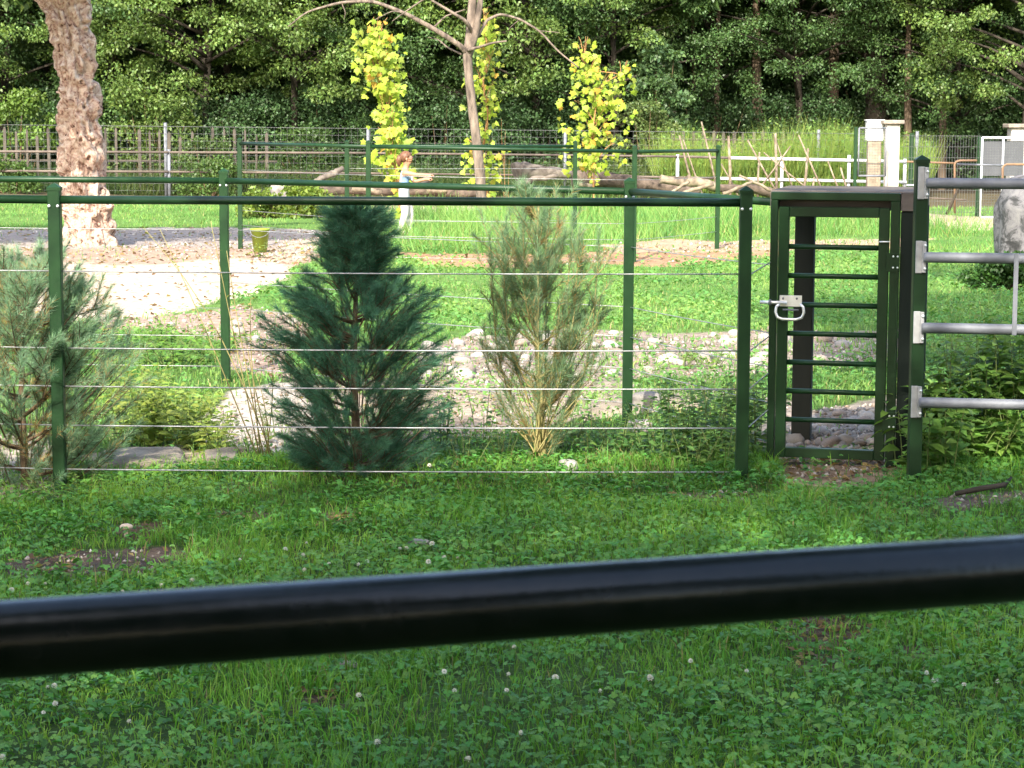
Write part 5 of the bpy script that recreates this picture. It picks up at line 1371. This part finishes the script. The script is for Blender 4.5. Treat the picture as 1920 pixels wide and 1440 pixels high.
shrub('pale green bramble bush behind the crossing sticks', 1395, 1500, 250, 330, 54.8, (.12, .19, .045), 207, .08, 26, 120)
shrub('low dark bush at the foot of the standing boulder', 1815, 1960, 482, 556, 24.2, (.05, .115, .025), 208, .05, 40, 150)
shrub('willow like grey green bush behind the broad maple', 1180, 1290, 60, 250, 56.5, (.085, .15, .06), 209, .12, 40, 120)
shrub('climbing green bush on the pickets beside the grey mesh post', 330, 452, 262, 345, 53.5, (.085, .14, .04), 211, .07, 30, 110)
shrub('low green bush in front of the pickets at the left edge', -20, 70, 300, 352, 52.2, (.08, .14, .035), 212, .07, 22, 110)
shrub('low green bush at the mesh fence left of the enclosure', 330, 460, 300, 352, 52.0, (.08, .14, .035), 210, .07, 24, 110)

# ------------------------------------------------------------------ weeds near the fences
def weed(label, base, H, nst, spread, leafL, leafW, col, seed, name='weed_plant', spacing=.05, droop=.3, group=None, mname='thinleaf', stem='green_stem', cat='weed', arch=.35, stem_r=.003, leafup=.25, split=False):
    rs = np.random.default_rng(seed); root = empty(name, base, label, cat, group); m_ = MB(); parts = []
    for s in range(nst):
        az = rs.uniform(0, 2 * math.pi); sp = spread * math.sqrt(rs.random()); h = H * rs.uniform(.55, 1.05)
        p0 = Vector((math.cos(az) * sp * .5, math.sin(az) * sp * .5, -.02)); tip = Vector((math.cos(az) * sp * (1 + arch), math.sin(az) * sp * (1 + arch), h))
        pts = [p0.lerp(tip, t) + Vector((0, 0, h * .12 * math.sin(math.pi * t))) for t in (0, .25, .5, .75, 1)]
        m_.tube(pts, [stem_r, stem_r * .9, stem_r * .8, stem_r * .6, stem_r * .4], 5, False)
        k = max(4, int(h / spacing)); ts = np.linspace(.12, 1, k)
        for i, t in enumerate(ts):
            q = p0.lerp(tip, t) + Vector((0, 0, h * .12 * math.sin(math.pi * t)))
            a0 = rs.uniform(0, 6.28)
            ks = 2
            a_ = a0 + np.arange(ks) * math.pi + rs.normal(0, .3, ks)
            sc = (1.15 - .55 * t) * rs.uniform(.7, 1.15, ks)
            D = unit(np.stack([np.cos(a_), np.sin(a_), rs.uniform(-.15, leafup * 2, ks)], 1)); N = unit(np.stack([rs.normal(0, .3, ks), rs.normal(-.15, .3, ks), np.ones(ks)], 1))
            C = np.repeat(np.array(q)[None], ks, 0) + D * leafL * .18
            v, f = leaf_ovate(C, D, N, leafL * sc, leafW * sc, droop)
            parts.append((v, f, vary(col, ks, 8, .28, .12, rs)))
    m_.build('stems', stem, root)
    if split:
        for v, f, c in parts:
            for q in range(len(v) // 8): npmesh('leaf', v[q * 8:q * 8 + 8], f[:8], mname, root, c[q * 8:q * 8 + 8])
        return root
    V, F, C = merge(parts); npmesh('leaves', V, F, mname, root, C)
    return root
k = 0
NET = [(1705, 862, .42, 3), (1690, 872, .36, 2), (1745, 870, .36, 7), (1775, 878, .42, 8), (1810, 872, .46, 8), (1845, 876, .50, 8), (1880, 870, .55, 8), (1915, 872, .6, 8), (1950, 874, .6, 7), (1990, 872, .55, 7),
       (1760, 888, .22, 7), (1800, 892, .2, 7), (1850, 893, .22, 8), (1905, 892, .28, 8), (1735, 905, .40, 5), (1775, 908, .40, 5), (1700, 896, .34, 3), (1830, 850, .5, 7), (1890, 846, .6, 7), (1940, 846, .62, 7), (1720, 880, .18, 5)]
for i, (px, py, H, ns) in enumerate(NET):
    b0 = grd(px, py); b0.z = gzs(b0.x, b0.y); H *= 1.22
    weed('tall nettle standing in front of the wicket hinge post' if i == 0 else 'broad leaved nettle in the clump under the pipe gate', b0, H, ns, .15, .105, .066, (.135, .25, .048), 300 + i, 'nettle', .045, .35, 'nettles beside the gates', stem_r=.0035, split=i in (0, 1, 14, 15, 16))
WD = [(1240, 872, .34, 6), (1285, 866, .42, 7), (1325, 870, .46, 7), (1365, 872, .40, 7), (1420, 868, .40, 5), (1270, 830, .36, 6), (1340, 820, .40, 6), (1425, 830, .42, 5), (1300, 884, .22, 7), (1355, 886, .22, 7)]
for i, (px, py, H, ns) in enumerate(WD):
    b0 = grd(px, py); weed('green bushy weed between the right fence post and the thin pine', b0, H, ns + 2, .16, .065, .036, (.105, .20, .045), 340 + i, 'bushy_weed', .03, .25, 'weeds left of the right fence post', stem_r=.0026)
WL = [(250, 806, .26, 7), (285, 812, .24, 8), (320, 808, .30, 8), (355, 815, .24, 8), (385, 818, .20, 7), (265, 770, .28, 7), (310, 760, .28, 7), (350, 772, .24, 7), (410, 828, .18, 6), (230, 750, .26, 6), (380, 790, .16, 6)]
for i, (px, py, H, ns) in enumerate(WL):
    b0 = grd(px, py); weed('yellow green weed above the concrete slab on the left', b0, H * 1.35, ns + 3, .17, .075, .042, (.23, .30, .06), 370 + i, 'slab_weed', .034, .3, 'weeds above the concrete slab', stem_r=.0025)
for i, (px, py, H, ns) in enumerate([(330, 690, .20, 14), (290, 682, .22, 14), (370, 680, .18, 14), (260, 660, .2, 12), (320, 655, .2, 14), (400, 660, .16, 12)]):
    b0 = grd(px, py); weed('low bushy green plant left of the rear fence post', b0, H, ns, .26, .075, .045, (.115, .22, .035), 400 + i, 'low_plant', .04, .3, 'low plants left of the rear fence post')
for i, (px, py, H, ns, c) in enumerate([(488, 488, .16, 8, (.17, .24, .05)), (1270, 690, .16, 8, (.15, .25, .04)), (1330, 690, .14, 7, (.15, .25, .04)), (1180, 640, .14, 8, (.13, .23, .04)), (870, 868, .2, 8, (.08, .16, .04)), (905, 830, .30, 5, (.10, .18, .05)), (940, 860, .18, 8, (.09, .17, .04)),
                                        (830, 842, .34, 8, (.06, .12, .035)), (1110, 852, .20, 8, (.12, .19, .04)), (1160, 840, .18, 8, (.12, .19, .04)), (1060, 838, .22, 7, (.13, .19, .05)), (520, 800, .22, 7, (.18, .24, .05)), (475, 842, .16, 7, (.14, .22, .04)), (1210, 806, .16, 9, (.13, .23, .04)), (640, 868, .12, 7, (.05, .11, .03)),
                                        (1560, 560, .2, 7, (.13, .24, .04)), (110, 925, .10, 8, (.06, .14, .035)), (85, 905, .12, 8, (.09, .16, .035)), (1700, 700, .2, 8, (.10, .2, .035)), (1780, 690, .25, 9, (.15, .23, .04)), (1850, 700, .25, 9, (.13, .22, .04)), (160, 905, .1, 8, (.12, .2, .04))]):
    names = ['small weed growing in front of the bucket', 'green weed among the pebbles right of the rear post', 'small weed among the pebbles left of the last cable post', 'low weed at the upper edge of the pebbles', 'low dark weed right of the dense pine', 'thin upright weed between the two pines', 'low weed left of the thin pine foot', 'leafy dark weed touching the dense pine',
             'weed right of the thin pine foot', 'low weed near the tan stone', 'yellowish weed at the foot of the thin pine', 'yellow green weed by the dry stems', 'low weed by the broken concrete', 'bright weed below the rear fence post', 'low weed under the dense pine', 'weed seen through the upper wicket bars', 'low weed at the foot of the leftmost post', 'weed left of the leftmost post foot', 'weed behind the tall gate post', 'sunlit weed behind the lowest gate pipe', 'sunlit weed farther right behind the gate pipes', 'low weed right of the leftmost post foot']
    b0 = grd(px, py); sc = b0.y / 12
    weed(names[i], b0, H * sc ** .5, ns, .13 * sc ** .5, .05 * sc ** .4, .028 * sc ** .4, c, 430 + i, 'small_weed', .034 * sc ** .4, .3)
# dry yellow stems
def dry_stems(label, px, py, tips, seed, col='dry_stem', leaves=0, lc=(.2, .22, .05)):
    rs = np.random.default_rng(seed); b0 = grd(px, py); root = empty('dry_stalks', b0, label, 'stalks'); parts = []
    for tx, ty in tips:
        t_ = P(tx, ty, b0.y + rs.uniform(-.15, .15)) - b0; s_ = Vector((rs.uniform(-.05, .05), rs.uniform(-.05, .05), -.02))
        bend = Vector((rs.uniform(-.04, .04), 0, t_.z * .10))
        pts = [s_.lerp(t_, u) + bend * math.sin(math.pi * u) for u in np.linspace(0, 1, 8)]
        m_ = MB(); m_.tube(pts, list(np.linspace(.0042, .0016, 8)), 5); m_.build('stalk', col, root)
        for u in rs.uniform(.3, 1, leaves):
            C = np.array([s_.lerp(t_, u) + bend * math.sin(math.pi * u)]); a_ = rs.uniform(0, 6.28)
            v, f = leaf_quads(C, unit(np.array([[math.cos(a_), math.sin(a_), .5]])), unit(rs.normal(size=(1, 3))), .03, .010); parts.append((v, f, vary(lc, 1, 4, .3, .1, rs)))
    if parts:
        V, F, C = merge(parts); npmesh('leaves', V, F, 'thinleaf', root, C)
dry_stems('tall thin yellow stalks leaning left beside the dense pine', 505, 850, [(270, 428), (300, 430), (395, 415), (425, 470), (455, 600), (470, 560), (510, 690), (480, 700)], 61, leaves=7)
dry_stems('cluster of yellow dry stalks at the foot of the thin pine', 1005, 868, [(960, 700), (985, 690), (1010, 640), (1040, 660), (1075, 640), (1095, 690), (1050, 560), (1080, 520), (1000, 560), (1120, 560), (965, 760), (1030, 720), (945, 790), (1085, 750), (1130, 700), (1105, 600)], 62, leaves=3)
dry_stems('single bare stalk among the weeds by the tan stone', 1213, 838, [(1211, 770), (1214, 780)], 63)
dry_stems('thin shoots right of the bare tree with small pale leaves', 950, 400, [(935, 305), (948, 245), (955, 300), (940, 222)], 64, 'red_stem', 12, (.14, .22, .10))

# ------------------------------------------------------------------ clover flowers
fl = [(535, 1032), (575, 1022), (568, 1040), (52, 1083), (85, 1087), (303, 1099), (230, 1106), (22, 1100), (571, 1074), (450, 1048), (360, 1090), (750, 1037), (762, 1034), (810, 1028), (688, 1050), (672, 1066), (803, 1063), (833, 1050), (858, 1054), (617, 1052), (102, 1292), (90, 1294), (104, 1330), (82, 1352), (243, 1362), (5, 1430), (708, 1402), (833, 1289), (852, 1322), (673, 1320), (953, 1293), (950, 1320), (964, 1239), (1125, 1327), (1219, 1304), (976, 1394), (877, 1437), (1294, 1275), (1399, 1296), (1736, 1300), (1752, 1313), (1806, 1332), (1869, 1319), (1813, 1149), (1758, 1143), (805, 880), (988, 890), (1041, 1296)]
fb = MB(); rs = random.Random(3)
for i in range(46):
    t = (i + .5) / 46; z = 1 - 1.7 * t; a_ = i * 2.39996; rr = math.sqrt(max(0, 1 - z * z))
    d = Vector((rr * math.cos(a_), rr * math.sin(a_), z)); s_ = d.cross(Vector((0, 0, 1))); s_ = s_.normalized() if s_.length > .01 else Vector((1, 0, 0))
    u_ = Vector((0, 0, 1)) * .35 + d; u_.normalize()
    c = d * .004; tip = c + u_ * .0125
    fb.add([c, c.lerp(tip, .6) + s_ * .0028, tip, c.lerp(tip, .6) - s_ * .0028], [(0, 1, 2, 3)])
headp = fb.build('head', None); headme = headp.data; bpy.data.objects.remove(headp)
mat('clover_white', (.82, .80, .68), .8, c2=(.66, .60, .45), scale=150); headme.materials.append(MATS['clover_white'])
sb = MB(); sb.tube([(0, 0, -.09), (.004, 0, -.04), (0, 0, 0)], [.0012, .0011, .001], 4, False); sp_ = sb.build('stalk', 'green_stem'); stme = sp_.data; bpy.data.objects.remove(sp_)
for px, py in fl:
    p = grd(px, py + 14); hgt = random.uniform(.05, .075)
    r_ = empty('clover_flower', (p.x, p.y, p.z + hgt), 'white clover flower head in the shaded lawn', 'flower', 'white clover flowers in the lawn')
    s = random.uniform(.45, .85); r_.scale = (s, s * random.uniform(.8, 1.2), s * random.uniform(.7, 1.15)); r_.rotation_euler = (random.uniform(-.4, .4), random.uniform(-.4, .4), random.uniform(0, 6))
    for nm, me in (('head', headme), ('stalk', stme)):
        o = bpy.data.objects.new(nm, me); COL.objects.link(o); o.parent = r_

# ------------------------------------------------------------------ person
def person():
    Y = 33.8; b0 = P(757, 447, Y); x0, z0 = b0.x, gzs(b0.x, Y)
    root = empty('person', (x0, Y, z0), 'person in white sleeveless top and pale trousers walking right, arm stretched forward', 'person')
    H = 1.30; s = H / 1.30
    J = {}; E = []; Rr = {}
    def jt(n, x_, y_, z_, rx, ry=None): J[n] = (x_ * s, y_ * s, z_ * s); Rr[n] = (rx * s, (ry or rx) * s)
    jt('pel', .0, 0, .66, .105, .085); jt('waist', .005, 0, .76, .088, .075); jt('chest', .015, 0, .90, .098, .085); jt('neckb', .02, 0, 1.01, .055, .055); jt('neck', .035, 0, 1.06, .038); jt('head', .05, 0, 1.12, .06); jt('headm', .055, 0, 1.18, .082); jt('crown', .045, 0, 1.245, .07)
    for sd, sg in (('r', -1), ('l', 1)):
        fwd = -.02 if sd == 'r' else .05
        jt('hip' + sd, .0, sg * .07, .62, .085); jt('knee' + sd, fwd + .05, sg * .075, .35, .062); jt('ank' + sd, fwd - (.04 if sd == 'r' else -.03), sg * .075, .07, .048); jt('toe' + sd, fwd + .10, sg * .08, .03, .034)
        E.extend([('pel', 'hip' + sd), ('hip' + sd, 'knee' + sd), ('knee' + sd, 'ank' + sd), ('ank' + sd, 'toe' + sd)])
        jt('sh' + sd, .02, sg * .135, .965, .048); E.append(('chest', 'sh' + sd))
    # near arm stretched forward (viewer side = -y), far arm too but lower
    jt('elr', .20, -.15, .93, .034); jt('wrr', .36, -.13, .925, .025); jt('palmr', .40, -.13, .93, .028)
    jt('ell', .16, .16, .82, .034); jt('wrl', .33, .12, .86, .025); jt('palml', .37, .11, .87, .028)
    E.extend([('shr', 'elr'), ('elr', 'wrr'), ('wrr', 'palmr'), ('shl', 'ell'), ('ell', 'wrl'), ('wrl', 'palml')])
    for sd, px_, py_, pz in (('r', .40, -.13, .93), ('l', .37, .11, .87)):
        for i, dy in enumerate((-.018, -.006, .006, .018)):
            ln = (.03, .036, .034, .026)[i]
            jt(f'f{sd}{i}a', px_ + .022, py_ + dy, pz + .004, .008); jt(f'f{sd}{i}b', px_ + .022 + ln, py_ + dy, pz - .006, .0075); jt(f'f{sd}{i}c', px_ + .016 + ln, py_ + dy, pz - .03, .007)
            E.extend([('palm' + sd, f'f{sd}{i}a'), (f'f{sd}{i}a', f'f{sd}{i}b'), (f'f{sd}{i}b', f'f{sd}{i}c')])
        jt(f't{sd}a', px_ + .005, py_ - .02, pz - .02, .009); jt(f't{sd}b', px_ + .035, py_ - .02, pz - .035, .008); E.extend([('palm' + sd, f't{sd}a'), (f't{sd}a', f't{sd}b')])
    E.extend([('pel', 'waist'), ('waist', 'chest'), ('chest', 'neckb'), ('neckb', 'neck'), ('neck', 'head'), ('head', 'headm'), ('headm', 'crown')])
    jt('nose', .142, 0, 1.155, .014); jt('chin', .105, 0, 1.09, .03); E.extend([('headm', 'nose'), ('head', 'chin')])
    names = list(J); me = bpy.data.meshes.new('body'); me.from_pydata([J[n] for n in names], [(names.index(a_), names.index(b_)) for a_, b_ in E], [])
    o = bpy.data.objects.new('body', me); COL.objects.link(o)
    o.modifiers.new('skin', 'SKIN'); sub = o.modifiers.new('sub', 'SUBSURF'); sub.levels = 2; sub.render_levels = 2
    for i, n in enumerate(names):
        sv = me.skin_vertices[0].data[i]; sv.radius = Rr[n]; sv.use_root = (n == 'pel')
    dg = bpy.context.evaluated_depsgraph_get(); nm = bpy.data.meshes.new_from_object(o.evaluated_get(dg)); bpy.data.objects.remove(o)
    nm.name = 'body'; nm.materials.clear()
    for k_ in ('skin', 'white_cloth', 'trouser_cloth', 'blue_print', 'shoe'): nm.materials.append(MATS[k_])
    for p_ in nm.polygons:
        c = p_.center; p_.use_smooth = True; x_, y_, z_ = c.x / s, c.y / s, c.z / s
        if z_ < .055: m_i = 4
        elif z_ < .70: m_i = 2
        elif z_ < .985 and abs(y_) < .125 and x_ < .125:
            m_i = 3 if (.73 < z_ < .92 and y_ < .0 and -.03 < x_ < .09) else 1
        else: m_i = 0
        p_.material_index = m_i
    ob = bpy.data.objects.new('body', nm); COL.objects.link(ob); ob.parent = root
    # hair: cap with a short tail
    hb = MB(); hb.ball((.030, 0, 1.195), .098, 16, 10, (1.0, .92, .95)); hb.tube([(-.035, 0, 1.20), (-.075, 0, 1.14), (-.07, 0, 1.05)], [.06, .045, .02], 10)
    hv = [list(v) for v in hb.v]
    for v in hv:
        if v[0] > .095: v[0] = .095 - (v[0] - .095) * .3 if v[2] < 1.21 else v[0]
        if v[2] < 1.17 and v[0] > .03 and v[0] <= .1: v[2] = 1.17 + (v[2] - 1.17) * .25; v[0] = min(v[0], .06)
        for q_ in range(3): v[q_] += random.uniform(-.004, .004)
    hb.v = [tuple(v) for v in hv]; hb.build('hair', 'hair', root)
    eb = MB()
    for sg in (-1, 1): eb.ball((.125, sg * .032, 1.178), .009, 8, 5)
    eb.build('eyes', 'dark_wood', root)
    e2 = MB()
    for sg in (-1, 1): e2.ball((.048, sg * .082, 1.165), .02, 8, 5, (.8, .4, 1.2))
    e2.build('ears', 'skin', root)
    m_ = MB(); m_.tube([(.122, -.02, 1.118), (.130, 0, 1.116), (.122, .02, 1.118)], .007, 6); m_.build('mouth', 'red_stem', root)
person()

# ------------------------------------------------------------------ trees behind and beside the viewer: they shade the lawn
def shade_tree(label, base, targets, seed, r0=.3, fork=4.0, leaf=.22, dens=700, added_canopy=()):
    """targets: (ground x, ground y, height, clump radius): a leaf clump that shades that spot"""
    rs = np.random.default_rng(seed); root = empty('shade_tree', base, label, 'tree'); L = Vector(root.location)
    top = L + Vector((0, 0, fork)); parts = []; paths = [([L - Vector((0, 0, .2)), L.lerp(top, .5), top], [r0 * 1.2, r0, r0 * .85])]
    lead = top + Vector((0, 0, 5)); paths.append(([top, lead], [r0 * .8, r0 * .3]))
    for i, (tx, ty, h, r) in enumerate(targets):
        c = Vector((tx, ty, 0)) - LDIR * (h / -LDIR.z)
        n = int((dens if ty < 6.5 or r < .7 else dens * .42) * r * r * rs.uniform(.7, 1.15))
        parts.append(clump(c - L, (r, r, r * .75), n, leaf, np.array((.045, .10, .024)) * rs.uniform(.8, 1.2), rs))
        if i % 2 == 0:
            st = top.lerp(lead, rs.uniform(0, .8)); mid = st.lerp(c, .5) + Vector((0, 0, .5)); paths.append(([st, mid, c], [r0 * .32, r0 * .16, .02]))
    for (cx, cy, cz, r) in added_canopy:
        parts.append(clump(Vector((cx, cy, cz)) - L, (r, r, r * .6), 300, .36, np.array((.04, .09, .024)) * rs.uniform(.8, 1.2), rs))
    tube_tree(root, 'trunk', 'forest_bark', paths, 8)
    V, F, C = merge(parts); npmesh('crown', V, F, 'foliage', root, C)
for px_, Y_, kd in [(-9, -13, 2), (-4.5, -15, 0), (0.5, -14, 1), (5, -15.5, 0), (9.5, -13, 2), (-13, -9, 1), (13, -8, 0), (-7, -20, 4), (2.5, -20, 4), (8, -21, 0), (-12, -2, 0), (-2, -21, 2)]:
    dup(protos[kd], (px_, Y_, 0), random.uniform(0, 6.28), 1.05, 'unseen leafy tree added behind the viewer to block low sky', 'trees behind the viewer')  # out-of-view trees added to block the sky mirrored in the handrail
rs = random.Random(12)
TA, TB = [], []
yy = 1.0
while yy < 10.2:
    xx = -4.6
    while xx < 4.7:
        t_ = (xx + rs.uniform(-.3, .3), yy + rs.uniform(-.3, .3), rs.uniform(7.0, 11.5), rs.uniform(.95, 1.25))
        if not (yy > 5.5 and rs.random() < .16): (TA if xx < 0 else TB).append(t_)
        xx += 1.45
    yy += 1.45
TA += [(-3.6, 10.6, 8.6, .55), (-2.6, 10.4, 9.2, .75), (-1.7, 10.6, 8.5, .8), (-1.0, 11.4, 9.0, .85), (-.75, 12.3, 9.3, .75), (-.55, 13.1, 9.4, .55)]
TB += [(0.0, 10.4, 8.8, .65), (.7, 10.5, 9.2, .65), (1.5, 10.9, 8.6, .85), (2.3, 10.2, 9.0, .6), (1.75, 12.1, 9.4, .62), (2.0, 13.0, 9.6, .5), (1.2, 12.4, 9.2, .42), (2.5, 12.7, 9.3, .5), (3.3, 12.5, 9.0, .5), (.1, 12.7, 9.6, .28)]
CA, CB = [], []
for _ in range(70):  # extra leaf clumps added out of view to darken the handrail's reflection
    z_ = rs.uniform(7.5, 13); y_ = rs.uniform(-17, min(-3.5, 8.2 - 1.28 * z_)); x_ = rs.uniform(-9, 9)
    (CA if x_ < 0 else CB).append((x_, y_, z_, rs.uniform(1.3, 1.8)))
shade_tree('broad leafy tree standing behind the viewer on the left, shading the lawn', (-4.2, -6.5, 0), TA, 71, added_canopy=CA)
shade_tree('broad leafy tree standing behind the viewer on the right, shading the lawn', (4.4, -6.0, 0), TB, 72, added_canopy=CB)
TC = []
for _ in range(46): TC.append((rs.uniform(2.9, 6.6), rs.uniform(15.6, 21.5), rs.uniform(7, 10.5), rs.uniform(.6, .95)))
for _ in range(14): TC.append((rs.uniform(4.6, 9), rs.uniform(22, 27.5), rs.uniform(7.5, 11), rs.uniform(.7, 1.0)))
shade_tree('leafy tree standing outside the view beyond the pipe gate on the right', (7.5, 9.5, 0), TC, 73)
# foliage too fine to pick apart stays one mass inside its plant
for o in bpy.data.objects:
    if o.parent and o.name.split('.')[0] in ('crown', 'needles', 'leaves', 'foliage'): o['kind'] = 'stuff'
